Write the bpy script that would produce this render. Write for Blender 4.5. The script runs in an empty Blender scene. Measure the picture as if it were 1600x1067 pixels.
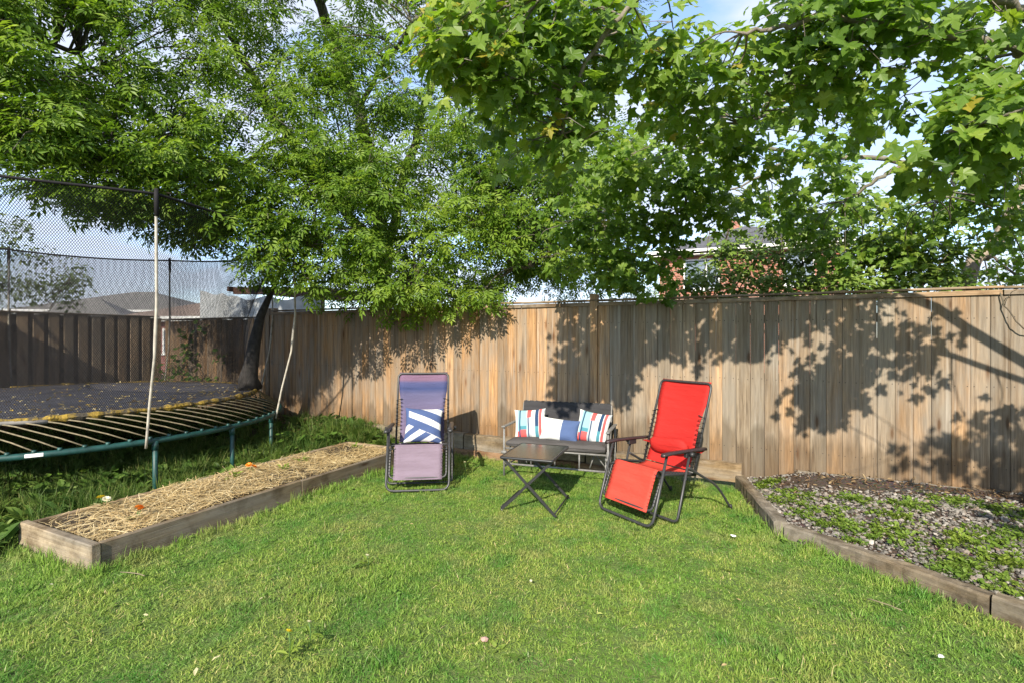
import bpy, math, random
import numpy as np
from mathutils import Vector, Matrix

random.seed(7)
RNG = np.random.default_rng(11)
sc = bpy.context.scene
COL = sc.collection
R = math.radians

# ---------------------------------------------------------------- camera, sky, sun, exposure
H = 1.59                                   # eye height above the lawn
FPX = 796.0                                # focal length in pixels of a 1600 wide picture
YAW = R(25.8)
FW = np.array([-math.sin(YAW), math.cos(YAW), 0.0])
RT = np.array([math.cos(YAW), math.sin(YAW), 0.0])

cam_d = bpy.data.cameras.new("camera")
cam = bpy.data.objects.new("camera", cam_d)
COL.objects.link(cam)
cam.location = (0, 0, H)
cam.rotation_euler = (R(90), 0, YAW)
cam_d.sensor_width = 36.0
cam_d.lens = FPX / 1600 * 36
cam_d.shift_y = -5.5 / 1600
cam_d.clip_start = 0.05
cam_d.clip_end = 2000
sc.camera = cam

SUN_EL = R(31.5)
SUN_TRAVEL = np.array([-0.16, 1.0])        # the way the shadows run over the lawn
SUN_TRAVEL = SUN_TRAVEL / np.linalg.norm(SUN_TRAVEL)

w = bpy.data.worlds.new("World")
sc.world = w
w.use_nodes = True
nt = w.node_tree
nt.nodes.clear()
sky = nt.nodes.new("ShaderNodeTexSky")
sky.sky_type = 'NISHITA'
sky.sun_disc = False
sky.sun_elevation = SUN_EL
sky.sun_rotation = math.atan2(-SUN_TRAVEL[0], -SUN_TRAVEL[1])
sky.air_density = 0.9
sky.dust_density = 0.15
sky.ozone_density = 3.0
tc = nt.nodes.new("ShaderNodeTexCoord")
mp = nt.nodes.new("ShaderNodeMapping")
mp.inputs['Scale'].default_value = (1.3, 1.3, 3.2)
nz = nt.nodes.new("ShaderNodeTexNoise")
nz.inputs['Scale'].default_value = 2.6
nz.inputs['Detail'].default_value = 7
nz.inputs['Roughness'].default_value = 0.55
cr = nt.nodes.new("ShaderNodeValToRGB")
cr.color_ramp.elements[0].position = 0.36
cr.color_ramp.elements[0].color = (0.12, 0.12, 0.12, 1)
cr.color_ramp.elements[1].position = 0.56
cr.color_ramp.elements[1].color = (0.85, 0.85, 0.85, 1)
mixc = nt.nodes.new("ShaderNodeMix")
mixc.data_type = 'RGBA'
mixc.inputs['B'].default_value = (2.45, 2.6, 3.05, 1)
bgn = nt.nodes.new("ShaderNodeBackground")
bgn.inputs['Strength'].default_value = 0.15
wo = nt.nodes.new("ShaderNodeOutputWorld")
L = nt.links.new
L(tc.outputs['Generated'], mp.inputs['Vector'])
L(mp.outputs['Vector'], nz.inputs['Vector'])
L(nz.outputs['Fac'], cr.inputs['Fac'])
L(cr.outputs['Color'], mixc.inputs['Factor'])
L(sky.outputs['Color'], mixc.inputs['A'])
L(mixc.outputs['Result'], bgn.inputs['Color'])
L(bgn.outputs['Background'], wo.inputs['Surface'])

sun_d = bpy.data.lights.new("sun", 'SUN')
sun_d.energy = 3.4
sun_d.angle = R(0.5)
sun_d.color = (1.0, 0.91, 0.75)
sun = bpy.data.objects.new("sun", sun_d)
COL.objects.link(sun)
tv = Vector((SUN_TRAVEL[0] * math.cos(SUN_EL), SUN_TRAVEL[1] * math.cos(SUN_EL), -math.sin(SUN_EL)))
sun.rotation_euler = tv.to_track_quat('-Z', 'Y').to_euler()
sun.location = (0, -20, 20)

sc.view_settings.view_transform = 'Standard'
sc.view_settings.look = 'None'
sc.view_settings.gamma = 1.0
sc.view_settings.use_curve_mapping = False
sc.view_settings.exposure = 1.4
sc.cycles.max_bounces = 6
sc.cycles.diffuse_bounces = 3
sc.cycles.transparent_max_bounces = 16
sc.cycles.use_denoising = True


def at(px, py, d):
    """a point of the yard seen at (px, py) of the photograph, d metres in front of the camera"""
    a = (px - 800) / FPX
    p = FW * d + RT * (a * d)
    p[2] = H + (528 - py) / FPX * d
    return p


def pix(p):
    p = np.asarray(p, float)
    d = p[..., 0] * FW[0] + p[..., 1] * FW[1]
    l = p[..., 0] * RT[0] + p[..., 1] * RT[1]
    return 800 + FPX * l / d, 528 - FPX * (p[..., 2] - H) / d, d


# ---------------------------------------------------------------- helpers: objects
def tag(o, label, cat=None, group=None, kind=None):
    o["label"] = label
    if cat:
        o["category"] = cat
    if group:
        o["group"] = group
    if kind:
        o["kind"] = kind
    return o


def empty(name, loc=(0, 0, 0), rz=0.0):
    o = bpy.data.objects.new(name, None)
    o.empty_display_size = 0.1
    o.location = loc
    o.rotation_euler = (0, 0, rz)
    COL.objects.link(o)
    return o


def link(name, me, parent=None, loc=(0, 0, 0), rot=(0, 0, 0), scale=(1, 1, 1)):
    o = bpy.data.objects.new(name, me)
    COL.objects.link(o)
    o.parent = parent
    o.location = loc
    o.rotation_euler = rot
    o.scale = scale
    return o


def copy_tree(o, parent=None):
    c = o.copy()
    COL.objects.link(c)
    c.parent = parent
    for ch in list(o.children):
        copy_tree(ch, c)
    return c


class MB:
    """collects shapes; mesh() gives one mesh"""

    def __init__(self):
        self.v = []
        self.f = []
        self.m = []
        self.sm = []

    def add(self, verts, faces, mi=0, smooth=False):
        o = len(self.v)
        self.v.extend([tuple(map(float, p)) for p in verts])
        for f in faces:
            self.f.append(tuple(i + o for i in f))
            self.m.append(mi)
            self.sm.append(smooth)
        return self

    def box(self, x0, x1, y0, y1, z0, z1, b=0.0, mi=0):
        if b <= 0:
            v = [(x, y, z) for z in (z0, z1) for y in (y0, y1) for x in (x0, x1)]
            f = [(0, 2, 3, 1), (4, 5, 7, 6), (0, 1, 5, 4), (2, 6, 7, 3), (0, 4, 6, 2), (1, 3, 7, 5)]
            return self.add(v, f, mi)
        v = []
        idx = {}
        xs, ys, zs = (x0, x1), (y0, y1), (z0, z1)
        for i in (0, 1):
            for j in (0, 1):
                for k in (0, 1):
                    sx, sy, sz = (1 - 2 * i), (1 - 2 * j), (1 - 2 * k)
                    for ax in range(3):
                        p = [xs[i] + sx * b, ys[j] + sy * b, zs[k] + sz * b]
                        p[ax] = (xs[i], ys[j], zs[k])[ax]
                        idx[(i, j, k, ax)] = len(v)
                        v.append(p)
        f = []
        # main faces
        f.append([idx[(0, 0, 0, 0)], idx[(0, 0, 1, 0)], idx[(0, 1, 1, 0)], idx[(0, 1, 0, 0)]])
        f.append([idx[(1, 0, 0, 0)], idx[(1, 1, 0, 0)], idx[(1, 1, 1, 0)], idx[(1, 0, 1, 0)]])
        f.append([idx[(0, 0, 0, 1)], idx[(1, 0, 0, 1)], idx[(1, 0, 1, 1)], idx[(0, 0, 1, 1)]])
        f.append([idx[(0, 1, 0, 1)], idx[(0, 1, 1, 1)], idx[(1, 1, 1, 1)], idx[(1, 1, 0, 1)]])
        f.append([idx[(0, 0, 0, 2)], idx[(0, 1, 0, 2)], idx[(1, 1, 0, 2)], idx[(1, 0, 0, 2)]])
        f.append([idx[(0, 0, 1, 2)], idx[(1, 0, 1, 2)], idx[(1, 1, 1, 2)], idx[(0, 1, 1, 2)]])
        for i in (0, 1):
            for j in (0, 1):
                f.append([idx[(i, j, 0, 0)], idx[(i, j, 0, 1)], idx[(i, j, 1, 1)], idx[(i, j, 1, 0)]])
                f.append([idx[(i, 0, j, 0)], idx[(i, 0, j, 2)], idx[(i, 1, j, 2)], idx[(i, 1, j, 0)]])
                f.append([idx[(0, i, j, 1)], idx[(0, i, j, 2)], idx[(1, i, j, 2)], idx[(1, i, j, 1)]])
                for k in (0, 1):
                    f.append([idx[(i, j, k, 0)], idx[(i, j, k, 1)], idx[(i, j, k, 2)]])
        return self.add(v, f, mi)

    def tube(self, pts, r, n=8, closed=False, cap=True, mi=0, smooth=True):
        pts = [Vector(p) for p in pts]
        m = len(pts)
        rs = r if hasattr(r, '__len__') else [r] * m
        v = []
        prev = None
        for i in range(m):
            if closed:
                t = pts[(i + 1) % m] - pts[i - 1]
            else:
                t = pts[min(i + 1, m - 1)] - pts[max(i - 1, 0)]
            if t.length < 1e-9:
                t = Vector((0, 0, 1))
            t.normalize()
            if prev is None:
                up = Vector((0, 0, 1)) if abs(t.z) < 0.9 else Vector((1, 0, 0))
                a = t.cross(up).normalized()
            else:
                a = prev - t * prev.dot(t)
                if a.length < 1e-6:
                    a = t.orthogonal()
                a.normalize()
            prev = a
            b = t.cross(a)
            for k in range(n):
                q = 2 * math.pi * k / n
                v.append(pts[i] + (a * math.cos(q) + b * math.sin(q)) * rs[i])
        f = []
        for i in range(m if closed else m - 1):
            j = (i + 1) % m
            for k in range(n):
                l = (k + 1) % n
                f.append((i * n + k, i * n + l, j * n + l, j * n + k))
        if cap and not closed:
            f.append(tuple(range(n - 1, -1, -1)))
            f.append(tuple((m - 1) * n + k for k in range(n)))
        return self.add(v, f, mi, smooth)

    def bar(self, p0, p1, wd, th, mi=0):
        """flat bar from p0 to p1, wd across (level), th the other way"""
        p0, p1 = Vector(p0), Vector(p1)
        t = (p1 - p0).normalized()
        up = Vector((0, 0, 1)) if abs(t.z) < 0.95 else Vector((0, 1, 0))
        a = t.cross(up).normalized() * wd / 2
        b = a.cross(t).normalized() * th / 2
        v = []
        for p in (p0, p1):
            v += [p - a - b, p + a - b, p + a + b, p - a + b]
        f = [(3, 2, 1, 0), (4, 5, 6, 7), (0, 1, 5, 4), (1, 2, 6, 5), (2, 3, 7, 6), (3, 0, 4, 7)]
        return self.add(v, f, mi)

    def mesh(self, name, *mats):
        me = bpy.data.meshes.new(name)
        me.from_pydata(self.v, [], self.f)
        for m_ in mats:
            me.materials.append(m_)
        me.polygons.foreach_set("material_index", self.m)
        me.polygons.foreach_set("use_smooth", self.sm)
        me.update()
        return me

    def obj(self, name, mat, parent=None, loc=(0, 0, 0), rot=(0, 0, 0)):
        mats = mat if isinstance(mat, (list, tuple)) else [mat]
        return link(name, self.mesh(name, *mats), parent, loc, rot)


def np_mesh(name, verts, faces, mat, attrs=None, smooth=False):
    """verts (N,3), faces (M,k) arrays -> mesh, quickly"""
    verts = np.asarray(verts, np.float32)
    faces = np.asarray(faces, np.int32)
    me = bpy.data.meshes.new(name)
    me.vertices.add(len(verts))
    me.vertices.foreach_set("co", verts.ravel())
    k = faces.shape[1]
    me.loops.add(faces.size)
    me.loops.foreach_set("vertex_index", faces.ravel())
    me.polygons.add(len(faces))
    me.polygons.foreach_set("loop_start", np.arange(0, faces.size, k, dtype=np.int32))
    me.polygons.foreach_set("use_smooth", np.full(len(faces), smooth))
    me.update(calc_edges=True)
    me.materials.append(mat)
    for an, arr in (attrs or {}).items():
        at_ = me.attributes.new(an, 'FLOAT', 'POINT')
        at_.data.foreach_set("value", np.asarray(arr, np.float32))
    return me


def frames(t, n):
    """orthonormal frames (N,3,3): columns x = t, z ~ n"""
    t = t / np.linalg.norm(t, axis=1, keepdims=True)
    z = n - (n * t).sum(1, keepdims=True) * t
    z = z / np.maximum(np.linalg.norm(z, axis=1, keepdims=True), 1e-6)
    y = np.cross(z, t)
    return np.stack([t, y, z], axis=2)


def scatter(bv, bf, M, loc, s):
    """copies of (bv, bf) under frames M at loc, scaled s"""
    bv = np.asarray(bv, float)
    bf = np.asarray(bf, int)
    N = len(loc)
    V = np.einsum('nij,kj->nki', M, bv) * np.asarray(s).reshape(-1, 1, 1) + loc[:, None, :]
    F = bf[None] + (np.arange(N) * len(bv))[:, None, None]
    return V.reshape(-1, 3), F.reshape(-1, bf.shape[1])


# ---------------------------------------------------------------- helpers: materials
def new_mat(name):
    m = bpy.data.materials.new(name)
    m.use_nodes = True
    t = m.node_tree
    return m, t, t.nodes['Principled BSDF']


def nd(t, kind, **kw):
    n = t.nodes.new(kind)
    for k, v in kw.items():
        if k in n.inputs:
            n.inputs[k].default_value = v
        else:
            setattr(n, k, v)
    return n


def ramp(t, fac, stops):
    n = t.nodes.new("ShaderNodeValToRGB")
    e = n.color_ramp.elements
    while len(e) > 1:
        e.remove(e[-1])
    e[0].position = stops[0][0]
    e[0].color = tuple(stops[0][1]) + (1,)
    for p, c in stops[1:]:
        x = e.new(p)
        x.color = tuple(c) + (1,)
    t.links.new(fac, n.inputs['Fac'])
    return n.outputs['Color']


def mix(t, fac, a, b, mode='MIX'):
    n = t.nodes.new("ShaderNodeMix")
    n.data_type = 'RGBA'
    n.blend_type = mode
    for key, val in (('Factor', fac), ('A', a), ('B', b)):
        if isinstance(val, bpy.types.NodeSocket):
            t.links.new(val, n.inputs[key])
        elif key == 'Factor':
            n.inputs[key].default_value = val
        else:
            n.inputs[key].default_value = tuple(val) + ((1,) if len(val) == 3 else ())
    return n.outputs['Result']


def noise(t, vec, scale, detail=4, rough=0.55, sc3=None):
    if sc3 is not None:
        m_ = t.nodes.new("ShaderNodeMapping")
        m_.inputs['Scale'].default_value = sc3
        t.links.new(vec, m_.inputs['Vector'])
        vec = m_.outputs['Vector']
    n = t.nodes.new("ShaderNodeTexNoise")
    n.inputs['Scale'].default_value = scale
    n.inputs['Detail'].default_value = detail
    n.inputs['Roughness'].default_value = rough
    t.links.new(vec, n.inputs['Vector'])
    return n.outputs['Fac']


def bump(t, bs, h, strength=0.3, dist=0.01):
    b = t.nodes.new("ShaderNodeBump")
    b.inputs['Strength'].default_value = strength
    b.inputs['Distance'].default_value = dist
    t.links.new(h, b.inputs['Height'])
    t.links.new(b.outputs['Normal'], bs.inputs['Normal'])


def objvec(t, rnd=True):
    """object coordinates, shifted by each object's random number"""
    c = t.nodes.new("ShaderNodeTexCoord").outputs['Object']
    if not rnd:
        return c
    oi = t.nodes.new("ShaderNodeObjectInfo")
    mu = t.nodes.new("ShaderNodeMath")
    mu.operation = 'MULTIPLY'
    mu.inputs[1].default_value = 37.0
    t.links.new(oi.outputs['Random'], mu.inputs[0])
    ad = t.nodes.new("ShaderNodeVectorMath")
    t.links.new(c, ad.inputs[0])
    t.links.new(mu.outputs[0], ad.inputs[1])
    return ad.outputs[0]


def worldpos(t):
    return t.nodes.new("ShaderNodeNewGeometry").outputs['Position']


def plain(name, col, rough=0.6, metal=0.0, var=0.12, vs=20, bmp=0.0, spec=0.5):
    m, t, b = new_mat(name)
    v = objvec(t)
    f = noise(t, v, vs, 5)
    c0 = tuple(max(0, c * (1 - var)) for c in col)
    c1 = tuple(min(1, c * (1 + var)) for c in col)
    t.links.new(ramp(t, f, [(0.3, c0), (0.7, c1)]), b.inputs['Base Color'])
    b.inputs['Roughness'].default_value = rough
    b.inputs['Metallic'].default_value = metal
    b.inputs['Specular IOR Level'].default_value = spec
    if bmp:
        bump(t, b, f, bmp, 0.004)
    return m


def wood(name, axis=2, use_objcol=True, col=(0.4, 0.27, 0.15), grey=0.5, rough=0.85, weather=1.0):
    """weathered timber, grain along one axis; the board's own tone comes from the object colour"""
    m, t, b = new_mat(name)
    v = objvec(t)
    s1 = [34, 34, 34]
    s1[axis] = 1.3
    g1 = noise(t, v, 1.0, 6, 0.62, s1)
    s2 = [140, 140, 140]
    s2[axis] = 4.0
    g2 = noise(t, v, 1.0, 3, 0.6, s2)
    s3 = [5, 5, 5]
    s3[axis] = 1.1
    big = noise(t, v, 1.0, 4, 0.6, s3)
    if use_objcol:
        oi = t.nodes.new("ShaderNodeObjectInfo")
        base = oi.outputs['Color']
    else:
        rgb = t.nodes.new("ShaderNodeRGB")
        rgb.outputs[0].default_value = tuple(col) + (1,)
        base = rgb.outputs[0]
    dark = mix(t, 1.0, base, (0.68, 0.62, 0.56), 'MULTIPLY')
    light = mix(t, 1.0, base, (1.18, 1.16, 1.12), 'MULTIPLY')
    c = mix(t, ramp(t, g1, [(0.3, (0, 0, 0)), (0.68, (1, 1, 1))]), dark, light)
    c = mix(t, ramp(t, g2, [(0.40, (0.45,) * 3), (0.52, (0, 0, 0))]), c, mix(t, 1.0, base, (0.34, 0.29, 0.25), 'MULTIPLY'))
    # silvered weathering
    gm = ramp(t, big, [(0.38, (0, 0, 0)), (0.62, (grey * weather * 1.45,) * 3)])
    c = mix(t, gm, c, mix(t, g1, (0.10, 0.088, 0.072), (0.30, 0.27, 0.23)))
    if axis == 2:
        # pale bleached streaks, dark drips from the cap and soil splash at the foot
        st_ = noise(t, v, 1.0, 5, 0.6, (26, 26, 0.55))
        c = mix(t, ramp(t, st_, [(0.60, (0, 0, 0)), (0.74, (0.62,) * 3)]), c, (0.42, 0.38, 0.33))
        dr_ = noise(t, v, 1.0, 5, 0.65, (19, 19, 0.9))
        c = mix(t, ramp(t, dr_, [(0.30, (0.75,) * 3), (0.46, (0, 0, 0))]), c, mix(t, 1.0, c, (0.42, 0.37, 0.33), 'MULTIPLY'))
        raw = t.nodes.new("ShaderNodeTexCoord").outputs['Object']
        sx_ = t.nodes.new("ShaderNodeSeparateXYZ")
        t.links.new(raw, sx_.inputs[0])
        jt = t.nodes.new("ShaderNodeMath")
        jt.operation = 'MULTIPLY_ADD'
        jt.inputs[1].default_value = -0.9
        t.links.new(big, jt.inputs[0])
        t.links.new(sx_.outputs['Z'], jt.inputs[2])
        c = mix(t, ramp(t, jt.outputs[0], [(0.0, (0.7,) * 3), (0.12, (0, 0, 0))]), c, mix(t, 1.0, c, (0.50, 0.45, 0.38), 'MULTIPLY'))
    if axis != 2:
        dn_ = noise(t, v, 2.6, 6, 0.7)
        c = mix(t, ramp(t, dn_, [(0.36, (0.85,) * 3), (0.52, (0, 0, 0))]), c, mix(t, 1.0, c, (0.40, 0.36, 0.30), 'MULTIPLY'))
    # knots
    mpn = t.nodes.new("ShaderNodeMapping")
    ks = [10, 10, 10]
    ks[axis] = 2.3
    mpn.inputs['Scale'].default_value = ks
    t.links.new(v, mpn.inputs['Vector'])
    vo = t.nodes.new("ShaderNodeTexVoronoi")
    vo.inputs['Scale'].default_value = 0.62
    t.links.new(mpn.outputs['Vector'], vo.inputs['Vector'])
    kn = ramp(t, vo.outputs['Distance'], [(0.05, (0.85,) * 3), (0.115, (0.25,) * 3), (0.19, (0, 0, 0))])
    c = mix(t, kn, c, mix(t, 1.0, base, (0.30, 0.19, 0.12), 'MULTIPLY'))
    t.links.new(c, b.inputs['Base Color'])
    b.inputs['Roughness'].default_value = rough
    b.inputs['Specular IOR Level'].default_value = 0.25
    ad = t.nodes.new("ShaderNodeMath")
    t.links.new(g1, ad.inputs[0])
    t.links.new(g2, ad.inputs[1])
    bump(t, b, ad.outputs[0], 0.55, 0.004)
    return m


def leafmat(name, stops, trans=0.3, gloss=0.35, patch=None):
    """stops: colours over the per-leaf 'tint'"""
    m, t, b = new_mat(name)
    a = t.nodes.new("ShaderNodeAttribute")
    a.attribute_name = "tint"
    c = ramp(t, a.outputs['Fac'], stops)
    if patch:
        n = noise(t, worldpos(t), patch[0], 3)
        c = mix(t, ramp(t, n, [(0.35, (0, 0, 0)), (0.65, (1, 1, 1))]), c, mix(t, 1.0, c, patch[1], 'MULTIPLY'))
    t.links.new(c, b.inputs['Base Color'])
    b.inputs['Roughness'].default_value = 0.45
    b.inputs['Specular IOR Level'].default_value = gloss
    tr = t.nodes.new("ShaderNodeBsdfTranslucent")
    t.links.new(mix(t, 1.0, c, (1.25, 1.3, 0.6), 'MULTIPLY'), tr.inputs['Color'])
    ms = t.nodes.new("ShaderNodeMixShader")
    ms.inputs[0].default_value = trans
    t.links.new(b.outputs[0], ms.inputs[1])
    t.links.new(tr.outputs[0], ms.inputs[2])
    t.links.new(ms.outputs[0], t.nodes['Material Output'].inputs['Surface'])
    return m


M_board = wood("fence_board_wood", 2, True, weather=1.0)
M_timber = wood("timber_wood", 0, True, grey=0.55)
M_steel = plain("dark_steel", (0.035, 0.035, 0.037), 0.42, 0.0, 0.2, 40)
M_nail = plain("rusty_nail", (0.035, 0.022, 0.016), 0.7)
M_black = plain("black_plastic", (0.018, 0.018, 0.020), 0.5)


# ---------------------------------------------------------------- levels of the ground
def sstep(x, a, b):
    t_ = np.clip((np.asarray(x, float) - a) / (b - a), 0, 1)
    return t_ * t_ * (3 - 2 * t_)


FENCE_Y = 6.11
E0, E1, E2, E3 = np.array([-0.20, 6.08]), np.array([0.165, 4.67]), np.array([1.335, 3.80]), np.array([4.6, 1.45])


def edge_side(x, y):
    """> 0 on the gravel side of the timber edging, about metres"""
    x = np.asarray(x, float)
    y = np.asarray(y, float)

    def sd(p, q):
        dx, dy = q - p
        l = math.hypot(dx, dy)
        return ((x - p[0]) * (-dy) + (y - p[1]) * dx) / l
    return np.minimum(np.minimum(sd(E0, E1), sd(E1, E2)), sd(E2, E3))


def soil_z(x, y):
    """the weedy corner under the trampoline climbs to the fence"""
    return 0.21 * sstep(y, 4.4, 5.9) * sstep(-np.asarray(x, float), 4.4, 5.6) + 0.04 * sstep(-np.asarray(x, float), 5.3, 6.5)


def gravel_z(x, y):
    return 0.075 + 0.125 * sstep(y, 3.6, 6.0) * sstep(edge_side(x, y), 0.05, 0.7)


def lawn_z(x, y):
    x = np.asarray(x, float)
    y = np.asarray(y, float)
    return 0.012 * np.sin(x * 1.7 + 0.4) * np.cos(y * 1.3) + 0.008 * np.sin(x * 4.1 + y * 2.9)


# ground materials
def mat_soil():
    m, t, b = new_mat("bare_soil")
    p = worldpos(t)
    f = noise(t, p, 6, 8, 0.65)
    f2 = noise(t, p, 60, 4, 0.6)
    c = ramp(t, f, [(0.3, (0.030, 0.022, 0.014)), (0.55, (0.060, 0.042, 0.025)), (0.75, (0.05, 0.055, 0.02))])
    t.links.new(c, b.inputs['Base Color'])
    b.inputs['Roughness'].default_value = 0.95
    bump(t, b, f2, 0.8, 0.02)
    return m


def mat_thatch():
    m, t, b = new_mat("lawn_thatch")
    p = worldpos(t)
    f = noise(t, p, 1.6, 6, 0.6)
    f2 = noise(t, p, 45, 5, 0.65)
    c = ramp(t, f, [(0.3, (0.085, 0.155, 0.026)), (0.55, (0.14, 0.215, 0.04)), (0.75, (0.22, 0.23, 0.08))])
    c = mix(t, ramp(t, f2, [(0.35, (0.8,) * 3), (0.6, (0, 0, 0))]), c, (0.07, 0.09, 0.025))
    t.links.new(c, b.inputs['Base Color'])
    b.inputs['Roughness'].default_value = 0.95
    bump(t, b, f2, 0.9, 0.03)
    return m


M_soil, M_thatch = mat_soil(), mat_thatch()


def sheet(name, x0, x1, y0, y1, step, zf, mat, keep=None):
    nx, ny = int((x1 - x0) / step) + 1, int((y1 - y0) / step) + 1
    xs, ys = np.linspace(x0, x1, nx), np.linspace(y0, y1, ny)
    X, Y = np.meshgrid(xs, ys)
    Z = zf(X, Y)
    V = np.stack([X, Y, Z], -1).reshape(-1, 3)
    i = np.arange(nx * ny).reshape(ny, nx)
    F = np.stack([i[:-1, :-1], i[:-1, 1:], i[1:, 1:], i[1:, :-1]], -1).reshape(-1, 4)
    if keep is not None:
        c = V[F].mean(1)
        F = F[keep(c[:, 0], c[:, 1])]
        u, inv = np.unique(F, return_inverse=True)
        V, F = V[u], inv.reshape(F.shape)
    return link(name, np_mesh(name, V, F, mat, smooth=True))


g = MB().add([(-600, -600, -0.06), (600, -600, -0.06), (600, 600, -0.06), (-600, 600, -0.06)], [(0, 1, 2, 3)]).obj("ground", M_soil)
tag(g, "dark earth of the gardens all around", kind="structure")
lw = sheet("lawn", -11.5, 5.0, -3.0, 6.2, 0.15, lambda x, y: lawn_z(x, y) - 0.012, M_thatch)
tag(lw, "mown green lawn in front of the fence", kind="structure")
so = sheet("soil_bank", -10.75, -4.9, 1.2, 6.2, 0.12, lambda x, y: soil_z(x, y) + 0.006, M_soil, keep=lambda x, y: (x < -5.2) | (y > 5.3))
tag(so, "dark weedy soil below the trampoline", kind="structure")


def mat_gravelbase():
    m, t, b = new_mat("gravel_bed_base")
    p = worldpos(t)
    f = noise(t, p, 1.3, 5, 0.6)
    vo = nd(t, "ShaderNodeTexVoronoi", Scale=42.0)
    t.links.new(p, vo.inputs['Vector'])
    c = mix(t, 0.5, (0.060, 0.048, 0.040), vo.outputs['Color'], 'SOFT_LIGHT')
    c = mix(t, ramp(t, f, [(0.42, (0, 0, 0)), (0.6, (1, 1, 1))]), c, (0.060, 0.036, 0.022))
    t.links.new(c, b.inputs['Base Color'])
    b.inputs['Roughness'].default_value = 0.95
    bump(t, b, vo.outputs['Distance'], 0.8, 0.02)
    return m


gb = sheet("gravel_bed", -0.4, 5.0, 1.0, 6.2, 0.06, gravel_z, mat_gravelbase(), keep=lambda x, y: edge_side(x, y) > 0.012)
tag(gb, "raised gravel bed between timber edging and fence", kind="structure")

# ---------------------------------------------------------------- fences
def board_mesh(wd, th, h, name="board"):
    c = 0.004
    prof = [(-wd / 2, th / 2), (-wd / 2, -th / 2 + c), (-wd / 2 + c, -th / 2), (wd / 2 - c, -th / 2), (wd / 2, -th / 2 + c), (wd / 2, th / 2)]
    n = len(prof)
    v = [(x, y, 0) for x, y in prof] + [(x, y, h) for x, y in prof]
    f = [(i, (i + 1) % n, n + (i + 1) % n, n + i) for i in range(n)]
    f += [tuple(range(n - 1, -1, -1)), tuple(range(n, 2 * n))]
    mb_ = MB().add(v, f)
    for zz in (0.36, 0.5 * h + 0.12, h - 0.24):
        for sx_ in (-0.32, 0.32):
            cx_, r_ = sx_ * wd + 0.004 * math.sin(zz * 40 + sx_ * 9), 0.0042
            mb_.add([(cx_ - r_, -th / 2 - 0.0015, zz - r_), (cx_ + r_, -th / 2 - 0.0015, zz - r_), (cx_ + r_, -th / 2 - 0.0015, zz + r_), (cx_ - r_, -th / 2 - 0.0015, zz + r_)], [(0, 1, 2, 3)], 1)
    return mb_.mesh(name, M_board, M_nail)


def tone(warm):
    """board tone: warm 0 = silver grey, 1 = fresh orange brown"""
    g_ = np.array([0.285, 0.240, 0.185])
    o_ = np.array([0.430, 0.262, 0.132])
    c = g_ * (1 - warm) + o_ * warm
    c = c * random.uniform(0.64, 1.12)
    return (c[0], c[1], c[2], 1)


FB, FT = 0.05, 2.02          # foot and top of the back fence
bm_back = [board_mesh(wd, 0.02, FT - FB, "fence_board") for wd in (0.138, 0.142, 0.134, 0.146)]
back = empty("wooden_fence", (-2.5, FENCE_Y, FB))
tag(back, "long weathered board fence behind the chairs and settee", "fence")
x = -7.52
k = 0
POST_X = None
while x < 3.4:
    me = bm_back[random.randrange(4)]
    wd = me.vertices[3].co.x * 2 + 0.008
    if POST_X is None and x > -1.99:
        POST_X = x + 0.05
        x += 0.10
        continue
    o = link("fence_board", me, back, (x + wd / 2 + 2.5, random.uniform(-0.003, 0.003), random.uniform(-0.012, 0.0)),
             (0, random.uniform(-0.0012, 0.0012), random.uniform(-0.012, 0.012)))
    warm = 0.98 - 0.62 * float(sstep(x, -3.0, -1.2)) + random.uniform(-0.3, 0.3) + (0.15 if x > 1.2 else 0)
    o.color = tone(min(1, max(0, warm)))
    x += wd + random.choice([0.0010, 0.0012, 0.0015, 0.0025])
    k += 1
# rails behind the boards, a cap and a trim strip on top, posts
cap_m = [MB().box(-0.005, l, -0.040, 0.06, 0, 0.022, 0.004).mesh("cap_rail", M_timber) for l in (2.40,)]
x = -7.6
while x < 3.2:
    o = link("cap_rail", cap_m[0], back, (x + 2.5, 0, FT - FB + 0.006), (0, random.uniform(-0.003, 0.003), 0))
    o.location.z += random.uniform(-0.002, 0.016)
    o.color = tone(0.5)
    tr_ = MB().box(0, 2.39, -0.034, -0.0125, -0.045, 0.0, 0.002).obj("trim_strip", M_timber, back, (x + 2.5, 0, FT - FB + 0.004))
    tr_.color = tone(0.4)
    for z_ in (0.40, 1.12, 1.74):
        ra = MB().box(0, 2.39, 0.014, 0.052, -0.045, 0.045).obj("back_rail", M_timber, back, (x + 2.5, 0, z_))
        ra.color = tone(0.4)
    x += 2.40
for px_, out in ((-7.58, 0.05), (-5.2, 0.03), (POST_X, 0.075), (0.75, 0.02)):
    front = -0.036 if px_ == POST_X else 0.02
    po = MB().box(-0.047, 0.047, front, front + 0.09, -0.3, FT - FB + 0.03 + out, 0.004).obj("fence_post", M_board, back, (px_ + 2.5, 0, 0))
    po.color = tone(0.8)
bd = MB().box(0, 1.9, -0.03, -0.014, -0.02, 0.012, 0.003).obj("kick_board", M_timber, back, (0.35 + 2.5, -0.012, 0.155), (0, R(0.5), 0))
bd.color = (0.16, 0.135, 0.105, 1)

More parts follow.
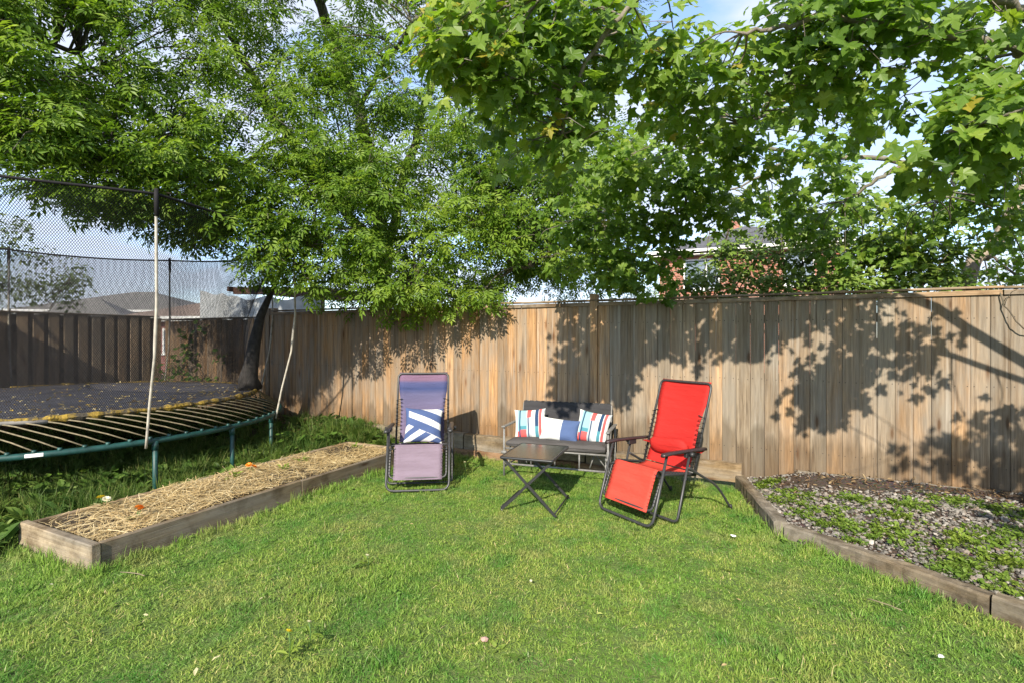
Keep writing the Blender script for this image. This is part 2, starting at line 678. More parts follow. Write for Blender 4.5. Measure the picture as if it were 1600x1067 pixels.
# the far stretch behind the trampoline
far = empty("wooden_fence", (-9.2, FENCE_Y + 0.02, 0.17))
tag(far, "short brown fence stretch seen through the trampoline net", "fence")
me_far = [board_mesh(wd, 0.02, 1.76, "fence_board") for wd in (0.138, 0.132)]
x = -10.62
while x < -7.86:
    me = random.choice(me_far)
    o = link("fence_board", me, far, (x + 0.07 + 9.2, random.uniform(-0.004, 0.004), random.uniform(-0.02, 0)), (0, random.uniform(-0.004, 0.004), 0))
    o.color = tone(random.uniform(0.7, 1.0))
    x += 0.144
o = MB().box(-1.44, 1.40, -0.045, 0.05, 1.762, 1.79, 0.004).obj("cap_rail", M_timber, far)
o.color = tone(0.3)
o = MB().box(-0.045, 0.045, -0.01, 0.08, -0.1, 1.93, 0.004).obj("fence_post", M_board, far, (1.51, 0, 0))
o.color = tone(0.2)

# side fence with its boards on both faces of the rails
LX = -10.72
side = empty("wooden_fence", (LX, 3.2, 0.05))
tag(side, "shaded grey side fence with gaps behind the trampoline", "fence")
me_s = [board_mesh(wd, 0.019, 1.93, "fence_board") for wd in (0.142, 0.138)]
y = -0.6
while y < 6.08:
    o = link("fence_board", me_s[0], side, (-0.045, y - 3.2, random.uniform(-0.01, 0.01)), (0, 0, R(90)))
    o.color = tuple(1.7 * q for q in tone(random.uniform(0.0, 0.25))[:3]) + (1,)
    y += 0.1435
y = -0.55
while y < 6.08:
    o = link("fence_board", random.choice(me_s), side, (0.03, y - 3.2, random.uniform(-0.01, 0.01)), (0, 0, R(90)))
    o.color = tuple(1.9 * q for q in tone(random.uniform(0.1, 0.45))[:3]) + (1,)
    y += 0.205
for z_ in (0.3, 1.0, 1.7):
    MB().box(-0.028, 0.012, -3.8, 2.85, z_ - 0.045, z_ + 0.045).obj("back_rail", M_timber, side).color = tone(0.2)
MB().box(-0.07, 0.055, -3.8, 2.85, 1.935, 1.965, 0.004).obj("cap_rail", M_timber, side).color = tone(0.1)
o = MB().box(-0.30, 0.30, -0.05, 0.05, 0, 2.02, 0.006).obj("fence_post", M_board, side, (0.36, 0.1, 0))
o.color = (0.44, 0.25, 0.11, 1)

# ---------------------------------------------------------------- timber sleepers and edging
def sleeper(name, p0, p1, wd, h, label, z0=0.0, c=(0.34, 0.24, 0.13), z1=None, group="garden timbers", jag=0.006, steps=26):
    p0, p1 = Vector((p0[0], p0[1], 0)), Vector((p1[0], p1[1], 0))
    l = (p1 - p0).length
    ang = math.atan2(p1.y - p0.y, p1.x - p0.x)
    v, f = [], []
    rr = random.Random(label)
    cb = 0.014
    for i in range(steps + 1):
        x_ = l * i / steps
        j = lambda: rr.uniform(-jag, jag)
        ring = [(x_, -wd / 2 + j(), 0), (x_, -wd / 2 + j(), h - cb), (x_, -wd / 2 + cb + j(), h + j()), (x_, 0, h + j() * 1.5),
                (x_, wd / 2 - cb + j(), h + j()), (x_, wd / 2 + j(), h - cb), (x_, wd / 2, 0)]
        v += ring
    n = 7
    for i in range(steps):
        for q in range(n):
            w_ = (q + 1) % n
            f.append((i * n + q, (i + 1) * n + q, (i + 1) * n + w_, i * n + w_))
    f.append(tuple(range(n)))
    f.append(tuple(steps * n + q for q in range(n - 1, -1, -1)))
    slope = math.atan2((z1 - z0), l) if z1 is not None else 0
    o = MB().add(v, f).obj(name, M_timber, None, (p0.x, p0.y, z0), (0, -slope, ang))
    o.color = tuple(c) + (1,)
    tag(o, label, "timber", group)
    return o


sy = FENCE_Y - 0.095
sleeper("garden_timber", (-5.35, sy), (-3.62, sy), 0.13, 0.20, "upper base timber at the fence foot left of the purple chair", 0.09, (0.26, 0.205, 0.125))
sleeper("garden_timber", (-3.60, sy), (-1.9, sy), 0.13, 0.20, "upper base timber at the fence foot behind the settee", 0.085, (0.25, 0.19, 0.115))
sleeper("garden_timber", (-1.88, sy), (-0.16, sy), 0.13, 0.19, "upper base timber ending at the edging by the red chair", 0.05, (0.26, 0.19, 0.11))
sleeper("garden_timber", (-5.0, sy - 0.03), (-2.9, sy - 0.03), 0.13, 0.125, "low base timber half buried behind the purple chair", -0.04, (0.27, 0.17, 0.10))
sleeper("garden_timber", (-2.88, sy - 0.03), (-0.95, sy - 0.03), 0.13, 0.115, "low base timber half buried behind the red chair", -0.04, (0.27, 0.17, 0.10))
sleeper("edging_timber", E0 + (0.02, -0.10), E1 + (0.0, -0.04), 0.10, 0.14, "weathered edging timber running from the fence to the bend", -0.015, (0.17, 0.135, 0.09), group="gravel bed edging", jag=0.006)
dE = (E2 - E1) / np.linalg.norm(E2 - E1)
sleeper("edging_timber", E1 + dE * 0.06, E1 + dE * 1.32, 0.10, 0.125, "edging timber after the bend beside the gravel", -0.02, (0.185, 0.145, 0.095), group="gravel bed edging", jag=0.006)
sleeper("edging_timber", E1 + dE * 1.335, E1 + dE * 3.4, 0.10, 0.13, "edging timber at the lower right corner of the lawn", -0.015, (0.175, 0.14, 0.09), group="gravel bed edging", jag=0.006)

# ---------------------------------------------------------------- raised bed
BX0, BX1, BY0, BY1, BH = -5.11, -4.09, 1.93, 5.35, 0.178
bed = empty("raised_bed", (BX0, BY0, 0))
tag(bed, "long low timber raised bed mulched with straw", "raised bed")
M_timber_y = wood("timber_wood_along", 1, True, grey=0.5)


def bedboard(x0, x1, y0, y1, h, mat, c, name="side_board"):
    o_ = MB().box(x0 - BX0, x1 - BX0, y0 - BY0, y1 - BY0, -0.03, h, 0.006).obj(name, mat, bed)
    o_.color = c + (1,)
    return o_


bedboard(BX0 - 0.0, BX1 + 0.012, BY0 - 0.06, BY0, BH + 0.004, M_timber, (0.33, 0.27, 0.19), "end_board")
bedboard(BX1 - 0.045, BX1, BY0 + 0.003, BY0 + 1.72, BH, M_timber_y, (0.20, 0.155, 0.10))
bedboard(BX1 - 0.043, BX1 + 0.002, BY0 + 1.724, BY1, BH - 0.006, M_timber_y, (0.185, 0.14, 0.088))
bedboard(BX0, BX0 + 0.045, BY0 + 0.003, BY1, BH - 0.012, M_timber_y, (0.34, 0.25, 0.15))
bedboard(BX0 + 0.05, BX1 - 0.05, BY1 - 0.045, BY1, BH - 0.01, M_timber, (0.33, 0.25, 0.15), "end_board")


def bed_z(x_, y_):
    return 0.135 + 0.03 * np.sin(np.asarray(y_) * 2.1 + 0.7) * np.sin((np.asarray(x_) - BX0) * 3.0) + 0.012 * np.sin(np.asarray(y_) * 9)


bs_ = sheet("bed_soil", BX0 + 0.04, BX1 - 0.04, BY0 + 0.002, BY1 - 0.04, 0.06, bed_z, M_soil)
bs_.parent = bed
bs_.location = (-BX0, -BY0, 0)
#STRAW
NS = 9000
sx = RNG.uniform(BX0 + 0.07, BX1 - 0.07, NS)
syy = RNG.uniform(BY0 + 0.03, BY1 - 0.08, NS)
keepm = (np.sin(sx * 5.1 + syy * 2.2) + np.sin(syy * 4.3 - sx * 3) + RNG.normal(0, 0.8, NS)) > -1.5
sx, syy = sx[keepm], syy[keepm]
NS = len(sx)
ln = RNG.uniform(0.05, 0.22, NS)
az = RNG.uniform(0, 2 * np.pi, NS) * 0.5 + 0.6 * np.sin(syy * 2) + RNG.normal(0, 0.6, NS)
el = RNG.normal(0.05, 0.16, NS)
tdir = np.stack([np.cos(az) * np.cos(el), np.sin(az) * np.cos(el), np.sin(el)], 1)
nn = np.stack([RNG.normal(0, .3, NS), RNG.normal(0, .3, NS), np.ones(NS)], 1)
bv = []
for i_, zz in ((0, 0), (0.5, 0.03), (1, -0.01)):
    bv += [(i_ - 0.5, -0.5, zz), (i_ - 0.5, 0.5, zz)]
bf = [(0, 2, 3), (0, 3, 1), (2, 4, 5), (2, 5, 3)]
Mf = frames(tdir, nn)
bvn = np.array(bv)
V = bvn[None] * np.stack([ln, RNG.uniform(0.0025, 0.0050, NS), ln], 1)[:, None, :]
loc = np.stack([np.clip(sx, BX0 + .1, BX1 - .1), syy, bed_z(sx, syy) + RNG.uniform(0.006, 0.06, NS)], 1)
V = np.einsum('nij,nkj->nki', Mf, V) + loc[:, None, :]
V[:, :, 0] = np.clip(V[:, :, 0], BX0 + 0.05, BX1 - 0.045 + np.where(V[:, :, 2] > BH + 0.004, 0.07, 0))
V[:, :, 1] = np.clip(V[:, :, 1], BY0 + 0.004, BY1 - 0.05)
F = np.array(bf)[None] + (np.arange(NS) * 6)[:, None, None]
M_straw = leafmat("straw", [(0, (0.28, 0.18, 0.08)), (0.5, (0.55, 0.41, 0.20)), (1, (0.74, 0.63, 0.40))], 0.12, 0.4)
me = np_mesh("straw_mulch", V.reshape(-1, 3), F.reshape(-1, 3), M_straw, {"tint": np.repeat(RNG.beta(2, 2, NS), 6)})
tag(link("straw_mulch", me), "dry golden straw mulch filling the raised bed", "straw", kind="stuff")


# ---------------------------------------------------------------- trampoline
M_green = plain("green_steel_paint", (0.009, 0.052, 0.047), 0.5, 0.0, 0.45, 9)
M_rod = plain("weathered_fibre_rod", (0.17, 0.14, 0.085), 0.75, 0.0, 0.35, 30)
M_pole = plain("pale_pole", (0.36, 0.33, 0.28), 0.6, 0.0, 0.35, 14)
M_net = plain("black_net", (0.016, 0.015, 0.017), 0.8, spec=0.2)


def mat_mat():
    m, t, b = new_mat("trampoline_fabric")
    v = objvec(t, False)
    f = noise(t, v, 3.0, 6, 0.6)
    c = ramp(t, f, [(0.35, (0.030, 0.029, 0.038)), (0.7, (0.075, 0.072, 0.085))])
    t.links.new(c, b.inputs['Base Color'])
    b.inputs['Roughness'].default_value = 0.7
    return m


def mat_lichen():
    m, t, b = new_mat("mat_edge_with_lichen")
    v = objvec(t, False)
    f = noise(t, v, 5.0, 6, 0.65)
    f2 = noise(t, v, 40, 3, 0.6)
    y_ = ramp(t, f2, [(0.3, (0.11, 0.07, 0.012)), (0.7, (0.36, 0.24, 0.03))])
    c = mix(t, ramp(t, f, [(0.43, (0, 0, 0)), (0.53, (1, 1, 1))]), (0.05, 0.042, 0.03), y_)
    t.links.new(c, b.inputs['Base Color'])
    b.inputs['Roughness'].default_value = 0.9
    bump(t, b, f2, 0.8, 0.02)
    return m


TC = (-7.95, 3.36)
ZF, ZM, ZT = 0.56, 0.85, 2.98
RF, RM, RN = 2.50, 2.17, 2.74
tramp = empty("trampoline", (TC[0], TC[1], 0.05))
tag(tramp, "round trampoline with green frame and black safety net", "trampoline")
zo = -0.05


def pol(r, a_, z):
    return (r * math.cos(a_), r * math.sin(a_), z + zo)


TAU = 2 * math.pi
MB().tube([pol(RF, TAU * i / 72, ZF) for i in range(72)], 0.030, 10, closed=True).obj("frame_ring", M_green, tramp)
# legs: paired uprights joined below the soil
leg0 = None
LEGA = [R(q) for q in (-7, 13, 33, 75, 115, 155, 195, 235, 275, 310)]
leg_me = MB().tube([(0, 0, ZF - 0.02 + zo), (0, 0, -0.25)], 0.024, 10).tube([(0, 0, ZF + zo), (0, 0, ZF - 0.09 + zo)], 0.031, 10).mesh("leg", M_green)
for a_ in LEGA:
    link("leg", leg_me, tramp, (RF * math.cos(a_), RF * math.sin(a_), 0))
# mat with a thick edge
mv, mf = [(0, 0, ZM + zo - 0.03)], []
NR, NA = 7, 72
for j in range(1, NR + 1):
    for i in range(NA):
        r_ = RM * j / NR
        mv.append(pol(r_, TAU * i / NA, ZM - 0.03 * (1 - (r_ / RM) ** 2)))
for i in range(NA):
    mf.append((0, 1 + i, 1 + (i + 1) % NA))
for j in range(NR - 1):
    for i in range(NA):
        a0 = 1 + j * NA
        mf.append((a0 + i, a0 + NA + i, a0 + NA + (i + 1) % NA, a0 + (i + 1) % NA))
MB().add(mv, mf, 0, True).obj("jumping_mat", mat_mat(), tramp)
rr = random.Random(5)
MB().tube([(RM * 1.003 * math.cos(TAU * i / 240), RM * 1.003 * math.sin(TAU * i / 240), ZM + zo - 0.012 + rr.uniform(-.006, .006)) for i in range(240)],
          [rr.uniform(0.020, 0.042) for _ in range(240)], 6, closed=True, smooth=False).obj("mat_edge", mat_lichen(), tramp)
# fibre rods from the mat edge out and down to the frame
rods = 92
rod_me = MB()
dr = math.radians(12.5)
p0 = Vector((RM * math.cos(dr * -1), RM * math.sin(dr * -1), ZM + zo - 0.02))
p1 = Vector(((RF) * math.cos(dr * 0.3), (RF) * math.sin(dr * 0.3), ZF + zo + 0.035))
pm = (p0 + p1) / 2 + Vector((0.015, 0, 0.02))
rod_me = rod_me.tube([p0, (p0 + pm) / 2 + Vector((0, 0, .01)), pm, (p1 + pm) / 2 + Vector((0, 0, .008)), p1], 0.0070, 6).mesh("rod", M_rod)
sock_me = MB().tube([p1 + Vector((0, 0, 0.012)), p1 + Vector((0.0, 0.0, -0.02))], 0.019, 8).mesh("rod_socket", M_green)
for i in range(rods):
    a_ = TAU * i / rods
    link("rod", rod_me, tramp, rot=(0, 0, a_))
    link("rod_socket", sock_me, tramp, rot=(0, 0, a_))


# net: two families of slanting cords on a waisted drum
def net_r(z, a_):
    t_ = (z - ZM) / (ZT - ZM)
    base = RM * 0.965 + (RN - RM * 0.965) * t_ ** 1.7
    return base - 0.05 * math.sin(math.pi * t_)


POLES = [R(-9 + 45 * i) for i in range(8)]


def top_z(a_):
    u = ((a_ - POLES[0]) / (TAU / 8)) % 1.0
    return ZT - 0.035 * math.sin(math.pi * u)


def top_r(a_):
    u = ((a_ - POLES[0]) / (TAU / 8)) % 1.0
    return RN * (1 - 0.045 * math.sin(math.pi * u))


NC = 700
NZ = 14
zt = np.linspace(0, 1, NZ + 1)
verts, faces = [], []
for fam in (1, -1):
    a0 = np.arange(NC) * TAU / NC
    A = a0[:, None] + fam * zt[None, :] * 0.62
    u = ((A - POLES[0]) / (TAU / 8)) % 1.0
    sag = np.sin(np.pi * u)
    ztop = ZT - 0.035 * sag
    Z = ZM + (ztop - ZM) * zt[None, :]
    Rr = RM * 0.965 + (RN * (1 - 0.045 * sag) - RM * 0.965) * zt[None, :] ** 2.1 - 0.10 * np.sin(np.pi * zt)[None, :]
    Rr = Rr + 0.02 * np.sin(A * 17 + zt[None, :] * 5) * np.sin(np.pi * zt)[None, :] + 0.03 * np.sin(A * 5 + zt[None, :] * 3) * np.sin(np.pi * zt)[None, :]
    hw = 0.0024
    da = hw / 2.4
    for sgn in (-1, 1):
        pass
    P1 = np.stack([Rr * np.cos(A - da), Rr * np.sin(A - da), Z + zo], -1)
    P2 = np.stack([Rr * np.cos(A + da), Rr * np.sin(A + da), Z + zo], -1)
    PP = np.stack([P1, P2], 2)                     # NC, NZ+1, 2, 3
    off = sum(len(v_) for v_ in verts)
    verts.append(PP.reshape(-1, 3))
    idx = np.arange(NC * (NZ + 1) * 2).reshape(NC, NZ + 1, 2)
    fq = np.stack([idx[:, :-1, 0], idx[:, :-1, 1], idx[:, 1:, 1], idx[:, 1:, 0]], -1).reshape(-1, 4)
    faces.append(fq + off)
net = link("safety_net", np_mesh("safety_net", np.concatenate(verts), np.concatenate(faces), M_net), tramp)
net["kind"] = "stuff"
MB().tube([pol(top_r(TAU * i / 160), TAU * i / 160, top_z(TAU * i / 160)) for i in range(160)], 0.014, 6, closed=True).obj("net_hem", M_net, tramp)
# poles bow outward from the frame to the top of the net, each with a black sleeve
for i, a_ in enumerate(POLES):
    prof = [(RF + 0.02, ZF - 0.06), (RF + 0.10, ZF + 0.35), (RF + 0.22, ZF + 0.85), (RF + 0.27, ZF + 1.35), (RF + 0.26, ZF + 1.85), (RN + 0.02, ZT + 0.03)]
    # smooth it
    pts = []
    for s_ in range(len(prof) - 1):
        for q in range(4):
            u = q / 4
            pts.append((prof[s_][0] * (1 - u) + prof[s_ + 1][0] * u, prof[s_][1] * (1 - u) + prof[s_ + 1][1] * u))
    pts.append(prof[-1])
    n_ = len(pts)
    rad = [0.0125 if k_ < 9 else (0.016 if k_ < 11 else 0.014) for k_ in range(n_)]
    pl = MB().tube([pol(r_, a_, z_) for r_, z_ in pts], rad, 8).obj("net_pole", M_pole, tramp)
    MB().tube([pol(RN + 0.03, a_, ZT - 0.22), pol(RN + 0.022, a_, ZT - 0.05), pol(RN + 0.02, a_, ZT + 0.045)], [0.020, 0.022, 0.019], 8).obj("pole_sleeve", M_net, pl)
# sticker on the frame
a_ = R(-27.5)
st = MB()
for q in range(3):
    pass
M_sticker = plain("white_sticker", (0.75, 0.75, 0.72), 0.5)
sv = []
for u in np.linspace(-0.024, 0.024, 4):
    for e in (-0.3, 0.2, 0.7):
        rr_ = RF + 0.0318 * math.cos(e)
        sv.append((rr_ * math.cos(a_ + u), rr_ * math.sin(a_ + u), ZF + zo + 0.0318 * math.sin(e)))
st.add(sv, [(i * 3 + j, i * 3 + 3 + j, i * 3 + 4 + j, i * 3 + 1 + j) for i in range(3) for j in range(2)], 0, True).obj("sticker", M_sticker, tramp)
# torn strip of edge padding hanging at the near left
M_pad = plain("worn_pad", (0.20, 0.185, 0.17), 0.8, 0, 0.3, 14)
MB().tube([pol(RM + 0.02, R(q_), ZM - 0.0 - 0.004 * q2) for q2, q_ in enumerate(range(-62, -24, 4))], 0.022, 6).obj("pad_strip", M_pad, tramp)
MB().tube([pol(RM + 0.10, R(-62), ZM - 0.10), pol(RM + 0.12, R(-50), ZM - 0.12), pol(RM + 0.06, R(-40), ZM - 0.09), pol(RM + 0.02, R(-33), ZM - 0.02)], [0.03, 0.026, 0.02, 0.012], 6).obj("pad_strip", M_pad, tramp)

# a fold of slack net bunched by the fence corner
ab = R(50)
MB().tube([pol(2.62, ab, 2.80), pol(2.40, ab, 2.3), pol(2.24, ab, 1.9), pol(2.16, ab - 0.02, 1.5), pol(2.12, ab - 0.03, 1.2), pol(2.08, ab + 0.0, 1.0), pol(2.10, ab + 0.02, 0.86)],
          [0.02, 0.035, 0.06, 0.085, 0.10, 0.13, 0.17], 9).obj("net_fold", plain("slack_net", (0.030, 0.027, 0.026), 0.9, 0, 0.5, 16, 0.6), tramp)

# ---------------------------------------------------------------- furniture
def fabric(name, col, rough=0.75, bands=None):
    """woven sling cloth; bands = list of (v, colour) along the panel's length attribute"""
    m, t, b = new_mat(name)
    c_ = t.nodes.new("ShaderNodeTexCoord").outputs['Object']
    f = noise(t, c_, 9, 4, 0.6, (0.3, 1.0, 1.6))
    fine = noise(t, c_, 240, 2)
    if bands:
        a = t.nodes.new("ShaderNodeAttribute")
        a.attribute_name = "tint"
        base = ramp(t, a.outputs['Fac'], bands)
    else:
        rgb = t.nodes.new("ShaderNodeRGB")
        rgb.outputs[0].default_value = tuple(col) + (1,)
        base = rgb.outputs[0]
    c = mix(t, ramp(t, f, [(0.3, (0, 0, 0)), (0.7, (0.6,) * 3)]), base, mix(t, 1.0, base, (0.66, 0.62, 0.62), 'MULTIPLY'))
    t.links.new(c, b.inputs['Base Color'])
    b.inputs['Roughness'].default_value = rough
    b.inputs['Specular IOR Level'].default_value = 0.2
    cre = noise(t, c_, 14, 3, 0.6, (0.35, 1.0, 2.2))
    ad = t.nodes.new("ShaderNodeMath")
    ad.operation = 'MULTIPLY_ADD'
    ad.inputs[1].default_value = 6.0
    t.links.new(cre, ad.inputs[0])
    t.links.new(fine, ad.inputs[2])
    bump(t, b, ad.outputs[0], 0.55, 0.004)
    return m


def bez(pts, n=6):
    """rounded polyline: Catmull-Rom through pts"""
    P = [Vector(p) for p in pts]
    out = []
    for i in range(len(P) - 1):
        a, b_, c, d = P[max(i - 1, 0)], P[i], P[i + 1], P[min(i + 2, len(P) - 1)]
        for k_ in range(n):
            t_ = k_ / n
            out.append(0.5 * ((2 * b_) + (c - a) * t_ + (2 * a - 5 * b_ + 4 * c - d) * t_ * t_ + (3 * b_ - a - 3 * c + d) * t_ ** 3))
    out.append(P[-1])
    return out


def corner(pts, r=0.06, n=5):
    """polyline with its corners rounded to radius r"""
    P = [Vector(p) for p in pts]
    out = [P[0]]
    for i in range(1, len(P) - 1):
        a = (P[i - 1] - P[i])
        b_ = (P[i + 1] - P[i])
        ra = min(r, a.length * 0.49)
        rb = min(r, b_.length * 0.49)
        s_, e_ = P[i] + a.normalized() * ra, P[i] + b_.normalized() * rb
        for k_ in range(n + 1):
            t_ = k_ / n
            out.append(s_ * (1 - t_) ** 2 + P[i] * 2 * t_ * (1 - t_) + e_ * t_ ** 2)
    out.append(P[-1])
    return out


def sling(name, prof, hw, mat, parent, sag=0.02, n=10, ripple=0.0, wide=None):
    """cloth panel along a side profile [(y, z)], half width hw"""
    pts = bez([(0, y, z) for y, z in prof], 7)
    v, f, tn = [], [], []
    m_ = len(pts)
    th = 0.004
    arc = [0.0]
    for i in range(1, m_):
        arc.append(arc[-1] + (pts[i] - pts[i - 1]).length)
    arc = [q / arc[-1] for q in arc]
    for layer in (0, 1):
        for i, p in enumerate(pts):
            tg = (pts[min(i + 1, m_ - 1)] - pts[max(i - 1, 0)]).normalized()
            nrm = Vector((0, -tg.z, tg.y))
            if nrm.z < 0 and abs(nrm.z) > abs(nrm.y):
                nrm = -nrm
            for k_ in range(n + 1):
                u = -1 + 2 * k_ / n
                e = math.sin(math.pi * i / (m_ - 1)) if m_ > 2 else 0
                s_ = sag * (1 - u * u) * (0.35 + 0.65 * e) + ripple * math.sin(i * 1.9 + u * 1.3) * (1 - u * u)
                sc_ = 1 - 0.012 * abs(math.sin(i * 2.2)) if abs(u) == 1 else 1
                hw_ = hw if wide is None else hw + (wide - hw) * (1 - float(sstep(arc[i], 0.18, 0.55)))
                q = p + Vector((hw_ * u * sc_, 0, 0)) + Vector((0, abs(s_) if True else 0, -s_ * 0.35)) * 1.0 - nrm * th * layer
                v.append(q)
                tn.append(arc[i])
    w_ = n + 1
    o2 = m_ * w_
    for i in range(m_ - 1):
        for k_ in range(n):
            f.append((i * w_ + k_, i * w_ + k_ + 1, (i + 1) * w_ + k_ + 1, (i + 1) * w_ + k_))
            f.append((o2 + i * w_ + k_, o2 + (i + 1) * w_ + k_, o2 + (i + 1) * w_ + k_ + 1, o2 + i * w_ + k_ + 1))
        f.append((i * w_, (i + 1) * w_, o2 + (i + 1) * w_, o2 + i * w_))
        f.append((i * w_ + n, o2 + i * w_ + n, o2 + (i + 1) * w_ + n, (i + 1) * w_ + n))
    me = MB().add(v, f, 0, True).mesh(name, mat)
    a = me.attributes.new("tint", 'FLOAT', 'POINT')
    a.data.foreach_set("value", tn)
    return link(name, me, parent)


def zero_chair(name, label, cat, loc, rz, cloth_back, cloth_seat, arm_mat):
    ch = empty(name, loc, rz)
    tag(ch, label, cat, "reclining garden chairs")
    W = 0.293                                   # half width of the frame
    FWd = 0.252                                 # half width of the cloth
    back_top, back_bot = (0.30, 1.17), (0.045, 0.40)
    knee, foot = (-0.37, 0.455), (-0.50, 0.145)
    # back frame: an inverted U with round corners
    pts = corner([(-W, back_bot[0], back_bot[1] - 0.02), (-W, back_top[0], back_top[1]), (W, back_top[0], back_top[1]), (W, back_bot[0], back_bot[1] - 0.02)], 0.055)
    MB().tube(pts, 0.0115, 10).obj("back_frame", M_steel, ch)
    # seat frame
    pts = corner([(-W, back_bot[0] + 0.02, back_bot[1] - 0.03), (-W, knee[0], knee[1] - 0.02), (-W, foot[0], foot[1]), (W, foot[0], foot[1]),
                  (W, knee[0], knee[1] - 0.02), (W, back_bot[0] + 0.02, back_bot[1] - 0.03)], 0.05)
    MB().tube(pts, 0.0115, 10).obj("seat_frame", M_steel, ch)
    W2 = W + 0.03
    # front leg loop: from arm to arm along the ground
    MB().tube(corner([(-W2, -0.345, 0.60), (-W2, -0.53, 0.022), (W2, -0.53, 0.022), (W2, -0.345, 0.60)], 0.085), 0.0125, 10).obj("front_leg_loop", M_steel, ch)
    W3 = W + 0.055
    MB().tube(corner([(-W3, -0.085, 0.575), (-W3, -0.25, 0.022), (W3, -0.25, 0.022), (W3, -0.085, 0.575)], 0.05), 0.0115, 10).obj("middle_leg_loop", M_steel, ch)
    for s_ in (-1, 1):
        x_ = s_ * (W3 + 0.0)
        MB().tube(bez([(x_, -0.105, 0.47), (x_, 0.08, 0.37), (x_, 0.30, 0.24), (x_, 0.50, 0.012)], 5), 0.0115, 10).obj("rear_leg", M_steel, ch)
        MB().tube([(x_, 0.496, 0.045), (x_, 0.503, 0.0)], 0.016, 8).obj("rubber_foot", M_black, ch)
        # arm rest: moulded paddle with a clamp knob
        ar = MB()
        xa = s_ * (W3 - 0.012)
        prof = [(-0.42, 0.605, 0.018), (-0.40, 0.612, 0.028), (-0.30, 0.616, 0.030), (-0.12, 0.612, 0.026), (0.06, 0.606, 0.026), (0.145, 0.602, 0.022)]
        v, f = [], []
        for y_, z_, hw in prof:
            for dx, dz in ((-1, 0.0), (-0.8, 0.011), (0, 0.015), (0.8, 0.011), (1, 0.0), (0.8, -0.012), (-0.8, -0.012)):
                v.append((xa + dx * hw, y_, z_ + dz))
        n_ = 7
        for i in range(len(prof) - 1):
            for q in range(n_):
                w_ = (q + 1) % n_
                f.append((i * n_ + q, i * n_ + w_, (i + 1) * n_ + w_, (i + 1) * n_ + q))
        f.append(tuple(range(n_ - 1, -1, -1)))
        f.append(tuple((len(prof) - 1) * n_ + q for q in range(n_)))
        am = ar.add(v, f, 0, True).obj("armrest", arm_mat, ch)
        MB().tube([(xa + s_ * 0.02, -0.085, 0.585), (xa + s_ * 0.058, -0.085, 0.585)], [0.024, 0.020], 10).obj("clamp_knob", M_black, am)
        MB().box(xa - 0.016, xa + 0.016, -0.13, -0.03, 0.555, 0.598, 0.004).obj("arm_bracket", M_black, am)
    # cross link under the seat
    MB().tube([(-W3, 0.06, 0.385), (W3, 0.06, 0.385)], 0.009, 8).obj("cross_bar", M_steel, ch)
    # cloth: back, seat and leg panels
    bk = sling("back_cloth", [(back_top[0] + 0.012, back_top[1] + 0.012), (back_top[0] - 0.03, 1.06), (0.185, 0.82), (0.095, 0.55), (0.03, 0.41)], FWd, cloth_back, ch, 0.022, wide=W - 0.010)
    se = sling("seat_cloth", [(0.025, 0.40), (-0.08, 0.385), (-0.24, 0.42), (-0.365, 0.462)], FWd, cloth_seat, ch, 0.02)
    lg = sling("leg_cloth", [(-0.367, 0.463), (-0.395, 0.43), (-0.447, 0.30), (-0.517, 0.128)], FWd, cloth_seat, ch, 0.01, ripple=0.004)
    # elastic lacing, zigzag from cloth hem to tube
    for nm, seg, cnt in (("back", [(0.195, 0.88), (0.045, 0.42)], 11), ("seat", [(0.0, 0.385), (-0.34, 0.445)], 9), ("leg", [(-0.39, 0.42), (-0.49, 0.165)], 9)):
        lc = MB()
        for s_ in (-1, 1):
            pts = []
            for i in range(cnt * 2 + 1):
                t_ = i / (cnt * 2)
                y_ = seg[0][0] * (1 - t_) + seg[1][0] * t_
                z_ = seg[0][1] * (1 - t_) + seg[1][1] * t_
                xx = s_ * (W + 0.012) if i % 2 else s_ * (FWd - 0.016)
                pts.append((xx, y_ - 0.010 + (0.004 if i % 2 else 0), z_ + 0.006))
            lc.tube(pts, 0.0062, 4, smooth=False)
        lc.obj("lacing", M_black, ch)["kind"] = "stuff"
    return ch, FWd


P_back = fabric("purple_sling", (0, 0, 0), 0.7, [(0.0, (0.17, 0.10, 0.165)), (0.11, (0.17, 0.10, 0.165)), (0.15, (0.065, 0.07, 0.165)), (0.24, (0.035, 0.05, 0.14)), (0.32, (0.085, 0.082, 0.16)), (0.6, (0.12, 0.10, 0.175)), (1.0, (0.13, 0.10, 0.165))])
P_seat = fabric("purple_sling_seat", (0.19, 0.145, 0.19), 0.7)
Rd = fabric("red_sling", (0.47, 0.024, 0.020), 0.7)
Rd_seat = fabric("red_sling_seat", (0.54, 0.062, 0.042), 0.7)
M_arm_b = plain("black_armrest", (0.03, 0.03, 0.032), 0.4)
M_arm_r = plain("dark_armrest", (0.035, 0.022, 0.024), 0.4)

PC = Vector((-3.17 - 0.27, 4.31 + 0.45, 0.0))
RC = Vector((-0.79, 4.91, 0.0))
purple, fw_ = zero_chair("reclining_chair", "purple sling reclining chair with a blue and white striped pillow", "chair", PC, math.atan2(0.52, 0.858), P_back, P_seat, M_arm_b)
red, fw_ = zero_chair("reclining_chair", "red sling reclining chair beside the gravel bed", "chair", RC, -math.atan2(0.52, 0.85), Rd, Rd_seat, M_arm_r)
